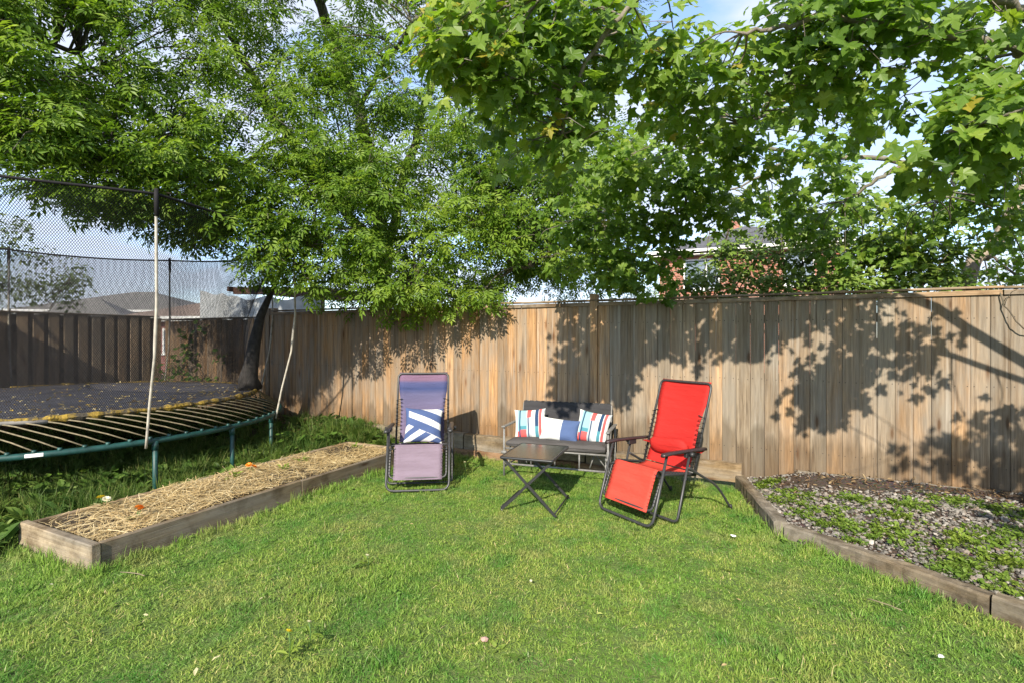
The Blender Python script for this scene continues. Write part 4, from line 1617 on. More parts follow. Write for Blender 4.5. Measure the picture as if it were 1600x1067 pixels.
spots = [
    # near drooping mass, upper middle
    (690, 55, 3.3), (740, 40, 3.4), (790, 60, 3.3), (700, 95, 3.4), (740, 110, 3.4), (800, 120, 3.5), (850, 60, 3.4), (860, 120, 3.5), (910, 90, 3.6), (770, 165, 3.6), (820, 180, 3.7),
    (880, 175, 3.7), (930, 150, 3.7), (900, 225, 3.9), (850, 220, 3.9), (950, 60, 3.6), (1000, 100, 3.7), (920, 20, 3.4), (870, 0, 3.3), (800, 0, 3.4), (740, -20, 3.4), (1040, 60, 3.6), (1060, 110, 3.8),
    (810, 240, 4.2), (870, 290, 4.6), (700, 10, 3.4), 
    # dark lobes drooping to the fence
    (930, 330, 5.4), (900, 370, 5.5), (950, 390, 5.5), (985, 430, 5.6), (965, 440, 5.7), (1000, 360, 5.4), (1020, 400, 5.5), (930, 420, 5.6), (1040, 330, 5.3), (870, 340, 5.2), (900, 300, 5.0), (1010, 300, 5.2), (960, 290, 5.0),
    (1075, 360, 5.4), (960, 360, 5.3), (900, 410, 5.8), (1060, 300, 5.3),
    # right of the middle
    (1080, 150, 3.9), (1110, 110, 3.8), (1150, 100, 3.7), (1170, 150, 3.9), (1120, 190, 4.2), (1190, 200, 4.3), (1230, 120, 3.7), (1250, 170, 4.0), (1290, 100, 3.6), (1240, 60, 3.5), (1320, 60, 3.5),
    (1310, 140, 3.8), (1340, 190, 4.1), (1280, 220, 4.5), (1210, 250, 4.7), (1150, 250, 4.7), (1100, 240, 4.6), (1080, 290, 5.0), (1150, 300, 5.0), (1240, 290, 5.0), (1290, 280, 5.0), (1370, 110, 3.7), (1390, 160, 3.9),
    (1380, 40, 3.4), (1440, 60, 3.5), (1430, 20, 3.4), (1500, 40, 3.4), (1540, 110, 3.5), (1560, 30, 3.4), (1600, 120, 3.4), (1310, 10, 3.4), (1250, 10, 3.4), (1340, -30, 3.4),
    # near right edge
    (1520, 180, 3.1), (1560, 170, 3.0), (1590, 200, 3.0), (1540, 220, 3.1), (1580, 240, 3.1), (1480, 250, 3.4), (1610, 150, 3.0), (1500, 215, 3.1), 
    # behind, towards the fence
    (1340, 330, 5.6), (1400, 340, 5.6), (1450, 300, 5.5), (1500, 330, 5.5), (1550, 300, 5.4), (1590, 280, 5.2), (1300, 350, 5.7), (1260, 360, 5.8), (1460, 360, 5.7), (1520, 270, 5.2), (1360, 390, 5.8), (1420, 400, 5.8), (1220, 320, 5.5),
    (1030, 170, 4.2), (1060, 200, 4.4), (1000, 260, 4.8), (960, 240, 4.7), (1040, 280, 5.0), (1080, 260, 4.8), (1100, 290, 5.0), (1010, 130, 4.0), (1120, 350, 5.5), (1060, 340, 5.3), (1030, 430, 5.7), (1050, 390, 5.6),
    (1140, 220, 4.5), (1300, 250, 4.8), (1250, 330, 5.5), (1190, 320, 5.4),
    (1540, 320, 5.6), (1580, 340, 5.7), (1560, 370, 6.0), (1600, 400, 6.0), (1500, 300, 5.6), (1620, 330, 5.6), (1110, 320, 5.4), (1050, 250, 5.0), (1010, 240, 5.0), (1320, 400, 5.9), (1480, 400, 5.8),
]
mc = []
rr = random.Random(9)
for px_, py_, d_ in spots:
    for q in range(2):
        qx, qy, dd = px_ + rr.uniform(-18, 18), py_ + rr.uniform(-16, 16), d_ + rr.uniform(-0.12, 0.35)
        c = atn(qx, qy, dd) - MBASE
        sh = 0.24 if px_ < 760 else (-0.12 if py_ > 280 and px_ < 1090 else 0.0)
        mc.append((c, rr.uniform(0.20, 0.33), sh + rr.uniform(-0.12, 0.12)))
# the crown goes on above and to the right of the picture
for q in range(140):
    c = np.array([rr.uniform(-1.3, 2.4), rr.uniform(-2.4, 2.0), rr.uniform(1.75, 4.6)])
    if (c[0] / 2.6) ** 2 + (c[1] / 2.5) ** 2 > 1:
        continue
    qx, qy, dd = pix(c + MBASE)
    if dd > 0.3 and -100 < qx < 1690 and qy > -90:
        continue
    if c[1] < -0.9 and c[0] < 0.0 and c[2] > 2.9:
        continue
    mc.append((c, rr.uniform(0.28, 0.40), rr.uniform(-0.1, 0.1)))
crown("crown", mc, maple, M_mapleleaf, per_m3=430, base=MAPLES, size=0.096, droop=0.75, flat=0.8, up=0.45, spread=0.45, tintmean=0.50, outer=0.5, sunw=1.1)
tm.twigs(mc, maple, M_maplebark, 0.008, sub=2)

# ---------------------------------------------------------------- shrub and saplings behind the fence on the right
M_shrubleaf = leafmat("shrub_leaves", [(0.0, (0.045, 0.090, 0.014)), (0.5, (0.125, 0.205, 0.03)), (1.0, (0.24, 0.32, 0.07))], 0.25, 0.4)
M_twig = bark("twig_bark", (0.05, 0.035, 0.025), (0.13, 0.10, 0.075))


def shrub(name, label, base, spots_, mat, leaf, size, per, stemn=7, rmin=0.16, rmax=0.3, shift=0.0, seed=1, catg="shrub", **kw):
    rr_ = random.Random(seed)
    o_ = empty(name, base)
    tag(o_, label, catg)
    base = np.asarray(base, float)
    W_ = Wood()
    cs_ = []
    for px_, py_, d_ in spots_:
        c = at(px_ + rr_.uniform(-8, 8), py_ + rr_.uniform(-8, 8), d_ + rr_.uniform(-0.1, 0.1)) - base
        cs_.append((c, rr_.uniform(rmin, rmax), shift + rr_.uniform(-0.12, 0.12)))
    for i in range(stemn):
        c = cs_[(i * 5) % len(cs_)][0]
        W_.limb([(0.03 * i - 0.1, 0, -0.05), (c[0] * 0.35, c[1] * 0.3, c[2] * 0.5), tuple(c)], 0.018, 0.006, o_, M_twig, "stem", 0.02, 6, i)
    crown("crown", cs_, o_, mat, per_m3=per, base=leaf, size=size, **kw)
    W_.twigs(cs_, o_, M_twig, 0.007, sub=3, seed=seed)
    return o_


rr = random.Random(3)
sp = [(1180, 440, 6.3), (1220, 430, 6.2), (1260, 440, 6.2), (1300, 430, 6.1), (1340, 435, 6.0), (1230, 400, 6.4), (1270, 390, 6.4), (1310, 395, 6.3), (1350, 400, 6.2), (1200, 455, 6.3), (1280, 455, 6.1), (1150, 455, 6.5), (1100, 465, 6.6),
      (1120, 440, 6.6), (1160, 420, 6.6), (1380, 430, 6.0), (1420, 430, 5.9), (1460, 425, 5.8), (1400, 400, 6.0), (1440, 390, 6.0), (1490, 400, 5.8), (1330, 455, 5.9), (1150, 380, 6.8), (1075, 440, 6.8), (1190, 400, 6.6), (1370, 370, 6.3), (1310, 360, 6.5), (1420, 445, 5.75), (1370, 455, 5.85), (1240, 460, 6.15), (1130, 400, 6.8), (1270, 340, 6.6), (1340, 340, 6.5), (1400, 360, 6.3), (1240, 370, 6.7), (1330, 310, 6.7), (1450, 350, 6.2), (1390, 320, 6.5), (1500, 440, 5.7), (1220, 350, 6.8), (1260, 415, 6.6), (1310, 420, 6.5), (1360, 410, 6.4), (1410, 415, 6.3), (1200, 430, 6.7), (1440, 430, 6.2), (1480, 430, 6.1), (1290, 375, 6.8), (1350, 380, 6.7), (1420, 380, 6.5)]
shrub("leafy_shrub", "dense small leaved shrub rising behind the fence before the brick house", (0.55, 7.0, 0.0), sp, M_shrubleaf, OVATE, 0.080, 2700, 9, 0.19, 0.32, 0.15, 4, droop=0.3, flat=0.6, up=0.9, spread=0.4)
sp = [(1145, 345, 6.9), (1150, 310, 6.9), (1110, 360, 7.0), (1150, 375, 6.9), (1205, 360, 6.8), (1100, 430, 6.9), (1060, 455, 6.9), (1125, 455, 6.8)]
shrub("leafy_shrub", "thin upright sapling before the brick house window", (-0.85, 7.3, 0.0), sp, M_shrubleaf, OVATE, 0.07, 420, 7, 0.12, 0.20, 0.1, 8, "sapling", droop=0.3, flat=0.8, up=0.8, spread=0.5)
sp = [(1510, 450, 6.6), (1470, 452, 6.4), (1590, 452, 6.5), (1545, 455, 6.4), (1520, 370, 7.4), (1480, 380, 7.2), (1600, 250, 7.4), (1560, 270, 7.4), (1500, 330, 7.5), (1625, 300, 7.3), (1560, 420, 7.0), (1590, 400, 7.0), (1600, 350, 7.0), (1550, 440, 7.0), (1620, 430, 6.8), (1530, 430, 7.1), (1580, 330, 7.2), (1640, 380, 6.9), (1570, 380, 7.2), (1540, 340, 7.4), (1600, 290, 7.4)]
M_yel = leafmat("yellow_green_leaves", [(0.0, (0.040, 0.085, 0.012)), (0.5, (0.11, 0.18, 0.025)), (1.0, (0.23, 0.29, 0.05))], 0.3, 0.3)
shrub("leafy_shrub", "pale green bush behind the fence at the picture's right edge", (2.75, 8.0, 0.0), sp, M_yel, OVATE, 0.075, 900, 6, 0.2, 0.34, 0.0, 5, "bush", droop=0.3, flat=0.8, up=0.8, spread=0.5)
sp = [(880, 440, 9.5), (910, 425, 9.6), (940, 440, 9.6), (970, 450, 9.7), (1000, 455, 9.6), (1015, 465, 9.5), (900, 460, 9.4), (860, 455, 9.3), (960, 470, 9.4), (920, 395, 9.8), (870, 400, 9.6), (850, 360, 9.8), (890, 350, 10), (930, 360, 10), (830, 330, 10), (960, 400, 9.8), (820, 400, 9.6), (800, 440, 9.4), (1010, 440, 9.8)]
shrub("leafy_shrub", "sunlit yellow green bush behind the middle of the fence", (-2.6, 9.6, 0.0), sp, M_yel, COMP, 0.9, 330, 6, 0.3, 0.45, 0.08, 6, "bush", droop=0.3, flat=0.8, up=0.8, spread=0.5)
# leaning trunk of a young tree
lean = empty("leaning_tree", at(1490, 480, 6.8) * (1, 1, 0))
tag(lean, "bare leaning trunk rising behind the fence at right", "tree")
lw_ = Wood()
M_pale = bark("pale_bark", (0.17, 0.125, 0.09), (0.36, 0.29, 0.22), 0.6)
lw_.limb(rel(lean, [at(1490, 480, 6.8) * (1, 1, 0), at(1515, 432, 6.8), at(1545, 395, 6.8), at(1572, 350, 6.8), at(1600, 290, 6.8), at(1640, 200, 6.8)]), 0.10, 0.06, lean, M_pale, "trunk", 0.008, 12)
lw_.limb(rel(lean, [at(1545, 395, 6.8), at(1580, 425, 6.5), at(1600, 440, 6.3), at(1640, 430, 6.2)]), 0.018, 0.008, lean, M_twig, "branch", 0.01, 7)
lcs = [(at(1640 + 12 * q, 180 - 14 * q, 6.8 + 0.1 * q) - np.array(lean.location), 0.35, 0) for q in range(6)]
crown("crown", lcs, lean, M_shrubleaf, per_m3=700, base=OVATE, size=0.08)
# bare twig hanging over the fence at the right
tw = empty("hanging_twig", at(1600, 512, 4.55) * (1, 1, 0))
tag(tw, "bare dark twig dangling in front of the fence at right", "twig")
MB().tube(wiggle(rel(tw, [at(1562, 452, 4.62), at(1570, 478, 4.58), at(1585, 498, 4.52), at(1602, 515, 4.5), at(1625, 530, 4.5)]), 4, 0.006), 0.006, 5).tube(
    wiggle(rel(tw, [at(1570, 478, 4.58), at(1578, 460, 4.55), at(1590, 452, 4.5)]), 3, 0.004), 0.003, 4).obj("stem", M_twig, tw)

# ---------------------------------------------------------------- small tree beyond the side fence
M_olive = leafmat("olive_leaves", [(0.0, (0.035, 0.060, 0.018)), (0.5, (0.085, 0.125, 0.040)), (1.0, (0.17, 0.21, 0.085))], 0.25, 0.3)
sp = []
rr = random.Random(31)
for q in range(46):
    px_ = rr.uniform(-160, 118)
    top = np.interp(px_, [-160, 0, 40, 80, 128], [300, 335, 350, 405, 440])
    sp.append((px_, rr.uniform(top, 478), rr.uniform(12.2, 13.6)))
shrub("small_tree", "small grey green tree beyond the side fence left of the trampoline", tuple(at(20, 480, 12.8) * (1, 1, 0)), sp, M_olive, OVATE, 0.10, 520, 6, 0.35, 0.55, 0.0, 7, "tree", droop=0.3, flat=0.8, up=0.7, spread=0.6)

# ---------------------------------------------------------------- neighbouring houses
def brickmat(name, c1, c2, mortar, s=1.0):
    m, t, b = new_mat(name)
    c_ = t.nodes.new("ShaderNodeTexCoord").outputs['Object']
    # wall runs along x: use x and z
    sp_ = t.nodes.new("ShaderNodeSeparateXYZ")
    t.links.new(c_, sp_.inputs[0])
    cb_ = t.nodes.new("ShaderNodeCombineXYZ")
    ad = t.nodes.new("ShaderNodeMath")
    t.links.new(sp_.outputs['X'], ad.inputs[0])
    t.links.new(sp_.outputs['Y'], ad.inputs[1])
    t.links.new(ad.outputs[0], cb_.inputs['X'])
    t.links.new(sp_.outputs['Z'], cb_.inputs['Y'])
    br = t.nodes.new("ShaderNodeTexBrick")
    br.inputs['Color1'].default_value = c1 + (1,)
    br.inputs['Color2'].default_value = c2 + (1,)
    br.inputs['Mortar'].default_value = mortar + (1,)
    br.inputs['Scale'].default_value = 1.0
    br.inputs['Brick Width'].default_value = 0.22
    br.inputs['Row Height'].default_value = 0.075
    br.inputs['Mortar Size'].default_value = 0.008
    t.links.new(cb_.outputs[0], br.inputs['Vector'])
    n = noise(t, c_, 1.5, 5)
    c = mix(t, ramp(t, n, [(0.3, (0, 0, 0)), (0.7, (0.4,) * 3)]), br.outputs['Color'], mix(t, 1.0, br.outputs['Color'], (0.7, 0.66, 0.62), 'MULTIPLY'))
    t.links.new(c, b.inputs['Base Color'])
    b.inputs['Roughness'].default_value = 0.9
    bump(t, b, br.outputs['Fac'], -0.3, 0.01)
    return m


def shinglemat(name, c0, c1):
    m, t, b = new_mat(name)
    c_ = t.nodes.new("ShaderNodeTexCoord").outputs['Object']
    br = t.nodes.new("ShaderNodeTexBrick")
    br.inputs['Color1'].default_value = c0 + (1,)
    br.inputs['Color2'].default_value = c1 + (1,)
    br.inputs['Mortar'].default_value = tuple(q * 0.5 for q in c0) + (1,)
    br.inputs['Scale'].default_value = 1.0
    br.inputs['Brick Width'].default_value = 0.32
    br.inputs['Row Height'].default_value = 0.14
    br.inputs['Mortar Size'].default_value = 0.008
    t.links.new(c_, br.inputs['Vector'])
    n = noise(t, c_, 2.5, 5)
    c = mix(t, n, br.outputs['Color'], mix(t, 1.0, br.outputs['Color'], (0.72, 0.72, 0.72), 'MULTIPLY'))
    t.links.new(c, b.inputs['Base Color'])
    b.inputs['Roughness'].default_value = 0.9
    return m


M_white = plain("white_paint", (0.72, 0.72, 0.70), 0.5, 0, 0.06, 3)
M_pane = plain("window_pane", (0.16, 0.20, 0.25), 0.08, 0, 0.2, 2, spec=0.9)
M_brick = brickmat("red_brick", (0.36, 0.125, 0.075), (0.28, 0.10, 0.065), (0.34, 0.27, 0.22))
M_brick2 = brickmat("dark_red_brick", (0.27, 0.085, 0.07), (0.22, 0.08, 0.065), (0.28, 0.24, 0.22))
M_roof = shinglemat("grey_shingles", (0.085, 0.085, 0.095), (0.12, 0.12, 0.13))
M_roof2 = shinglemat("brown_grey_shingles", (0.20, 0.19, 0.18), (0.26, 0.25, 0.23))
M_roof3 = shinglemat("tan_shingles", (0.27, 0.20, 0.165), (0.33, 0.25, 0.20))


def hip_house(name, label, cx, cy, rz, wd, dp, eave, rise, wall_m, roof_m, windows=(), ridge=None, over=0.35, chim=None):
    h = empty(name, (cx, cy, 0), rz)
    tag(h, label, "house")
    x0, x1, y0, y1 = -wd / 2, wd / 2, -dp / 2, dp / 2
    # walls with real window openings in the front (y0) wall
    mb = MB()
    xs = sorted(set([x0, x1] + [q for w_ in windows for q in (w_[0], w_[1])]))
    zs = sorted(set([-0.2, eave] + [q for w_ in windows for q in (w_[2], w_[3])]))
    for i in range(len(xs) - 1):
        for j in range(len(zs) - 1):
            mx, mz = (xs[i] + xs[i + 1]) / 2, (zs[j] + zs[j + 1]) / 2
            if any(w_[0] < mx < w_[1] and w_[2] < mz < w_[3] for w_ in windows):
                continue
            mb.add([(xs[i], y0, zs[j]), (xs[i + 1], y0, zs[j]), (xs[i + 1], y0, zs[j + 1]), (xs[i], y0, zs[j + 1])], [(0, 1, 2, 3)])
    for a_, b_ in (((x1, y0), (x1, y1)), ((x1, y1), (x0, y1)), ((x0, y1), (x0, y0))):
        mb.add([a_ + (-0.2,), b_ + (-0.2,), b_ + (eave,), a_ + (eave,)], [(0, 1, 2, 3)])
    mb.obj("wall", wall_m, h)
    o_ = over
    ridge = ridge if ridge is not None else max(0.2, wd - dp)
    e = eave + 0.16
    v = [(x0 - o_, y0 - o_, e), (x1 + o_, y0 - o_, e), (x1 + o_, y1 + o_, e), (x0 - o_, y1 + o_, e), (-ridge / 2, 0, e + rise), (ridge / 2, 0, e + rise)]
    rf = MB().add(v, [(0, 1, 5, 4), (1, 2, 5), (2, 3, 4, 5), (3, 0, 4), (0, 3, 2, 1)]).obj("roof", roof_m, h)
    if chim:
        MB().box(chim[0] - 0.3, chim[0] + 0.3, chim[1] - 0.25, chim[1] + 0.25, eave, chim[2], 0.02).obj("chimney", wall_m, rf)
    f = MB()
    f.box(x0 - o_ - 0.02, x1 + o_ + 0.02, y0 - o_ - 0.10, y0 - o_ + 0.01, eave + 0.05, e + 0.012)
    f.obj("gutter", M_white, h)
    MB().box(x0 - o_ - 0.03, x0 - o_ - 0.003, y0 - o_ + 0.012, y1 + o_, eave - 0.02, e + 0.01).obj("fascia", M_white, h)
    MB().box(x0 - o_, x1 + o_, y0 - o_ + 0.012, y0 - 0.003, eave - 0.05, eave - 0.02).obj("soffit", M_white, h)
    for w_ in windows:
        wn = MB()
        t_ = 0.07
        wn.box(w_[0], w_[1], y0 - 0.03, y0 + 0.06, w_[2], w_[2] + t_).box(w_[0], w_[1], y0 - 0.03, y0 + 0.06, w_[3] - t_, w_[3])
        wn.box(w_[0], w_[0] + t_, y0 - 0.028, y0 + 0.06, w_[2] + t_, w_[3] - t_).box(w_[1] - t_, w_[1], y0 - 0.028, y0 + 0.06, w_[2] + t_, w_[3] - t_)
        mx = w_[0] + (w_[1] - w_[0]) * 0.62
        wn.box(mx - 0.035, mx + 0.035, y0 - 0.026, y0 + 0.05, w_[2] + t_, w_[3] - t_)
        wo_ = wn.obj("window", M_white, h)
        MB().box(w_[0] + t_, mx - 0.035, y0 + 0.02, y0 + 0.03, w_[2] + t_, w_[3] - t_).obj("pane", M_pane, wo_)
        MB().box(mx + 0.035, w_[1] - t_, y0 + 0.02, y0 + 0.03, w_[2] + t_, w_[3] - t_).obj("pane", M_pane, wo_)
        MB().box(w_[0] - 0.05, w_[1] + 0.05, y0 - 0.07, y0 - 0.032, w_[2] - 0.06, w_[2] - 0.003).obj("sill", M_white, wo_)
    return h


# brick house behind the shrub: its face is parallel to the fence
hip_house("brick_house", "red brick house with grey hip roof behind the shrub", -0.55, 28.0, 0.0, 7.0, 8.4, 5.25, 1.75, M_brick, M_roof,
          windows=((-2.45, -0.95, 3.7, 5.05), (1.5, 2.6, 3.7, 5.05)), over=0.45, chim=(-0.6, 1.0, 7.7))
# far houses over the side fence
c = at(225, 480, 32)
hip_house("brick_house", "far house with broad grey brown roof over the side fence", c[0], c[1], R(32), 8.6, 7.5, 2.95, 1.35, M_brick2, M_roof2, windows=((-2.6, -1.2, 1.0, 2.3), (1.2, 2.6, 1.0, 2.3)), over=0.4)
c = at(330, 490, 25)
hip_house("brick_house", "far house with low tan roof beside the white shed", c[0], c[1], R(24), 4.4, 5.0, 2.35, 0.85, M_brick2, M_roof3, windows=((-0.6, 0.6, 0.9, 2.0),), over=0.35)
c = at(150, 482, 26)
hip_house("garden_shed", "low outbuilding with white eave over the side fence", c[0], c[1], R(45), 3.6, 4.0, 2.3, 1.15, M_white, M_roof2, over=0.3)["category"] = "shed"

# white covered porch and brown pergola of the next garden
pg = empty("pergola", tuple(at(450, 480, 11.5) * (1, 1, 0)), R(4))
tag(pg, "brown pergola with pale canvas behind the fence by the trampoline", "pergola")
M_pbrown = plain("brown_stained_beam", (0.085, 0.04, 0.026), 0.7, 0, 0.25, 8)
M_canvas = plain("pale_canvas", (0.38, 0.40, 0.42), 0.8, 0, 0.2, 5)
zb = at(450, 466, 11.5)[2]
MB().box(-1.45, 1.35, -0.30, -0.24, zb + 0.05, zb + 0.20, 0.005).obj("beam", M_pbrown, pg, rot=(0, R(2.2), 0))
MB().box(-1.45, 1.35, 1.6, 1.66, zb + 0.05, zb + 0.20, 0.005).obj("beam", M_pbrown, pg, rot=(0, R(2.2), 0))
for i in range(9):
    MB().box(-1.4 + i * 0.33, -1.33 + i * 0.33, -0.42, 1.8, zb + 0.06, zb + 0.17, 0.004).obj("rafter", M_pbrown, pg, (0, 0, 0.10 - 0.013 * i))
for x_, y_ in ((-1.35, -0.27), (1.2, -0.27), (-1.35, 1.63), (1.2, 1.63)):
    MB().box(x_ - 0.05, x_ + 0.05, y_ - 0.05, y_ + 0.05, 0, zb + 0.06, 0.004).obj("post", M_pbrown, pg)
v, f = [], []
for l_ in (0, 1):
    for i in range(25):
        for j in range(7):
            x_ = -2.35 + 3.6 * i / 24
            v.append((x_, -0.36 + 0.02 * math.sin(i * 1.1) + 0.012 * l_, 1.2 + (zb + 0.02 - 1.2 + 0.05 * math.cos(i * 0.9) + (0.12 if x_ < -1.5 else 0) - 0.03 * (x_ + 1.5)) * j / 6))
for i in range(24):
    for j in range(6):
        a0 = i * 7 + j
        f.append((a0, a0 + 7, a0 + 8, a0 + 1))
        f.append((175 + a0, 175 + a0 + 1, 175 + a0 + 8, 175 + a0 + 7))
MB().add(v, f, 0, True).obj("canvas_side", M_canvas, pg)

# ---------------------------------------------------------------- instancing on points (for what nobody could count)
def instancer(name, pts, rots, scl, idx, coll, label, cat, tint=None, kindname="stuff"):
    me = bpy.data.meshes.new(name)
    n = len(pts)
    me.vertices.add(n)
    me.vertices.foreach_set("co", np.asarray(pts, np.float32).ravel())
    a = me.attributes.new("rot", 'FLOAT_VECTOR', 'POINT')
    a.data.foreach_set("vector", np.asarray(rots, np.float32).ravel())
    a = me.attributes.new("scl", 'FLOAT_VECTOR', 'POINT')
    a.data.foreach_set("vector", np.asarray(scl, np.float32).ravel())
    a = me.attributes.new("pick", 'INT', 'POINT')
    a.data.foreach_set("value", np.asarray(idx, np.int32))
    o_ = link(name, me)
    ng = bpy.data.node_groups.new(name, 'GeometryNodeTree')
    ng.interface.new_socket("Geometry", in_out='INPUT', socket_type='NodeSocketGeometry')
    ng.interface.new_socket("Geometry", in_out='OUTPUT', socket_type='NodeSocketGeometry')
    gi, go = ng.nodes.new("NodeGroupInput"), ng.nodes.new("NodeGroupOutput")
    ci = ng.nodes.new("GeometryNodeCollectionInfo")
    ci.inputs['Collection'].default_value = coll
    ci.inputs['Separate Children'].default_value = True
    ci.inputs['Reset Children'].default_value = True
    ip = ng.nodes.new("GeometryNodeInstanceOnPoints")
    ip.inputs['Pick Instance'].default_value = True

    def na(nm, dt):
        q = ng.nodes.new("GeometryNodeInputNamedAttribute")
        q.data_type = dt
        q.inputs['Name'].default_value = nm
        return q.outputs['Attribute']
    K = ng.links.new
    K(gi.outputs[0], ip.inputs['Points'])
    K(ci.outputs[0], ip.inputs['Instance'])
    K(na("pick", 'INT'), ip.inputs['Instance Index'])
    er = ng.nodes.new("FunctionNodeEulerToRotation")
    K(na("rot", 'FLOAT_VECTOR'), er.inputs[0])
    K(er.outputs[0], ip.inputs['Rotation'])
    K(na("scl", 'FLOAT_VECTOR'), ip.inputs['Scale'])
    K(ip.outputs[0], go.inputs[0])
    mo = o_.modifiers.new("scatter", 'NODES')
    mo.node_group = ng
    tag(o_, label, cat, kind=kindname)
    return o_


def tuft(n, rad, h0, h1, wd, lean, seed, mat, name):
    g_ = np.random.default_rng(seed)
    V, F, T = [], [], []
    for i in range(n):
        a_, r_ = g_.uniform(0, TAU), rad * math.sqrt(g_.uniform())
        x_, y_ = r_ * math.cos(a_), r_ * math.sin(a_)
        h = g_.uniform(h0, h1)
        la = g_.uniform(0, TAU)
        ll = abs(g_.normal(0, lean))
        dx, dy = math.cos(la) * ll, math.sin(la) * ll
        wa = g_.uniform(0, TAU)
        wx, wy = math.cos(wa) * wd / 2, math.sin(wa) * wd / 2
        b0 = len(V)
        V += [(x_ - wx, y_ - wy, -0.005), (x_ + wx, y_ + wy, -0.005)]
        V += [(x_ - wx * .85 + dx * h * 0.35, y_ - wy * .85 + dy * h * 0.35, h * 0.55), (x_ + wx * .85 + dx * h * 0.35, y_ + wy * .85 + dy * h * 0.35, h * 0.55)]
        V += [(x_ + dx * h, y_ + dy * h, h * (1 - 0.25 * min(1, ll)))]
        F += [(b0, b0 + 1, b0 + 3), (b0, b0 + 3, b0 + 2), (b0 + 2, b0 + 3, b0 + 4)]
        T += [float(np.clip(g_.normal(0.5, 0.22), 0, 1))] * 5
    return np_mesh(name, np.array(V), np.array(F), mat, {"tint": np.array(T)})


def grassmat(name, stops, patch_hi, patch_lo, trans=0.4, dead=0.0):
    m, t, b = new_mat(name)
    a = t.nodes.new("ShaderNodeAttribute")
    a.attribute_name = "tint"
    c = ramp(t, a.outputs['Fac'], stops)
    p = worldpos(t)
    n1 = noise(t, p, 0.9, 4, 0.65)
    n2 = noise(t, p, 3.2, 4, 0.65)
    c = mix(t, ramp(t, n1, [(0.44, (0, 0, 0)), (0.57, (0.95,) * 3)]), c, mix(t, 1.0, c, patch_hi, 'MULTIPLY'))
    c = mix(t, ramp(t, n2, [(0.47, (0, 0, 0)), (0.62, (0.9,) * 3)]), c, mix(t, 1.0, c, patch_lo, 'MULTIPLY'))
    if dead:
        n3 = noise(t, p, 2.1, 5, 0.7)
        c = mix(t, ramp(t, n3, [(0.53, (0, 0, 0)), (0.65, (dead,) * 3)]), c, (0.40, 0.37, 0.15))
    t.links.new(c, b.inputs['Base Color'])
    b.inputs['Roughness'].default_value = 0.5
    b.inputs['Specular IOR Level'].default_value = 0.25
    tr_ = t.nodes.new("ShaderNodeBsdfTranslucent")
    t.links.new(c, tr_.inputs['Color'])
    ms = t.nodes.new("ShaderNodeMixShader")
    ms.inputs[0].default_value = trans
    t.links.new(b.outputs[0], ms.inputs[1])
    t.links.new(tr_.outputs[0], ms.inputs[2])
    t.links.new(ms.outputs[0], t.nodes['Material Output'].inputs['Surface'])
    return m


M_grass = grassmat("lawn_grass", [(0.0, (0.098, 0.200, 0.030)), (0.4, (0.190, 0.335, 0.052)), (0.75, (0.285, 0.430, 0.080)), (0.93, (0.43, 0.47, 0.15)), (1.0, (0.52, 0.48, 0.24))], (1.45, 1.14, 1.4), (0.44, 0.70, 0.66), dead=0.5)


def library(name, meshes):
    col_ = bpy.data.collections.new(name)
    for i, me in enumerate(meshes):
        o_ = bpy.data.objects.new("%s_%d" % (name, i), me)
        col_.objects.link(o_)
    return col_


M_weed = grassmat("weed_leaves", [(0.0, (0.040, 0.085, 0.016)), (0.5, (0.090, 0.165, 0.03)), (1.0, (0.18, 0.26, 0.06))], (1.25, 1.15, 1.0), (0.7, 0.8, 0.8))


def rosette(n, r, L_, seed, name, wfac=1.0, mat=None):
    g_ = np.random.default_rng(seed)
    th = g_.uniform(0, TAU, n)
    e = g_.uniform(0.05, 0.9, n)
    t_ = np.stack([np.cos(th), np.sin(th), e], 1)
    nn_ = np.stack([-np.cos(th) * e, -np.sin(th) * e, np.ones(n)], 1) + g_.normal(0, 0.25, (n, 3))
    loc_ = np.stack([np.cos(th) * g_.uniform(0, r, n), np.sin(th) * g_.uniform(0, r, n), g_.uniform(0.0, L_ * 0.8, n)], 1)
    bv_ = OVATE[0] * np.array([1, wfac, 1])
    V, F = scatter(bv_, OVATE[1], frames(t_, nn_), loc_, L_ * g_.uniform(0.6, 1.2, n))
    return np_mesh(name, V, F, mat or M_weed, {"tint": np.repeat(np.clip(g_.normal(0.5, 0.2, n), 0, 1), len(bv_))})


M_lweed = grassmat("lawn_clover", [(0.0, (0.10, 0.19, 0.03)), (0.5, (0.17, 0.28, 0.05)), (1.0, (0.26, 0.38, 0.08))], (1.3, 1.1, 1.1), (0.7, 0.85, 0.8))
LAWNWEED = [rosette(9, 0.03, 0.036, 250 + i, "lawn_rosette", 1.1, M_lweed) for i in range(3)]
lawn_lib = library("lawn_tufts", [tuft(52, 0.08, 0.020, 0.052, 0.0044, 0.95, 100 + i, M_grass, "tuft") for i in range(5)] + [tuft(26, 0.05, 0.05, 0.10, 0.0042, 0.6, 200 + i, M_grass, "tall_tuft") for i in range(3)] + LAWNWEED)


def in_view(x_, y_, z_=0.0, m=60):
    p = np.stack([x_, y_, np.full_like(x_, z_)], -1)
    qx, qy, d = pix(p)
    return (d > 1.2) & (qx > -m * 10) & (qx < 1600 + m * 12) & (qy < 1067 + m * 8)


def inbed(x_, y_, e=0.0):
    return (x_ > BX0 - e) & (x_ < BX1 + e) & (y_ > BY0 - 0.06 - e) & (y_ < BY1 + e)


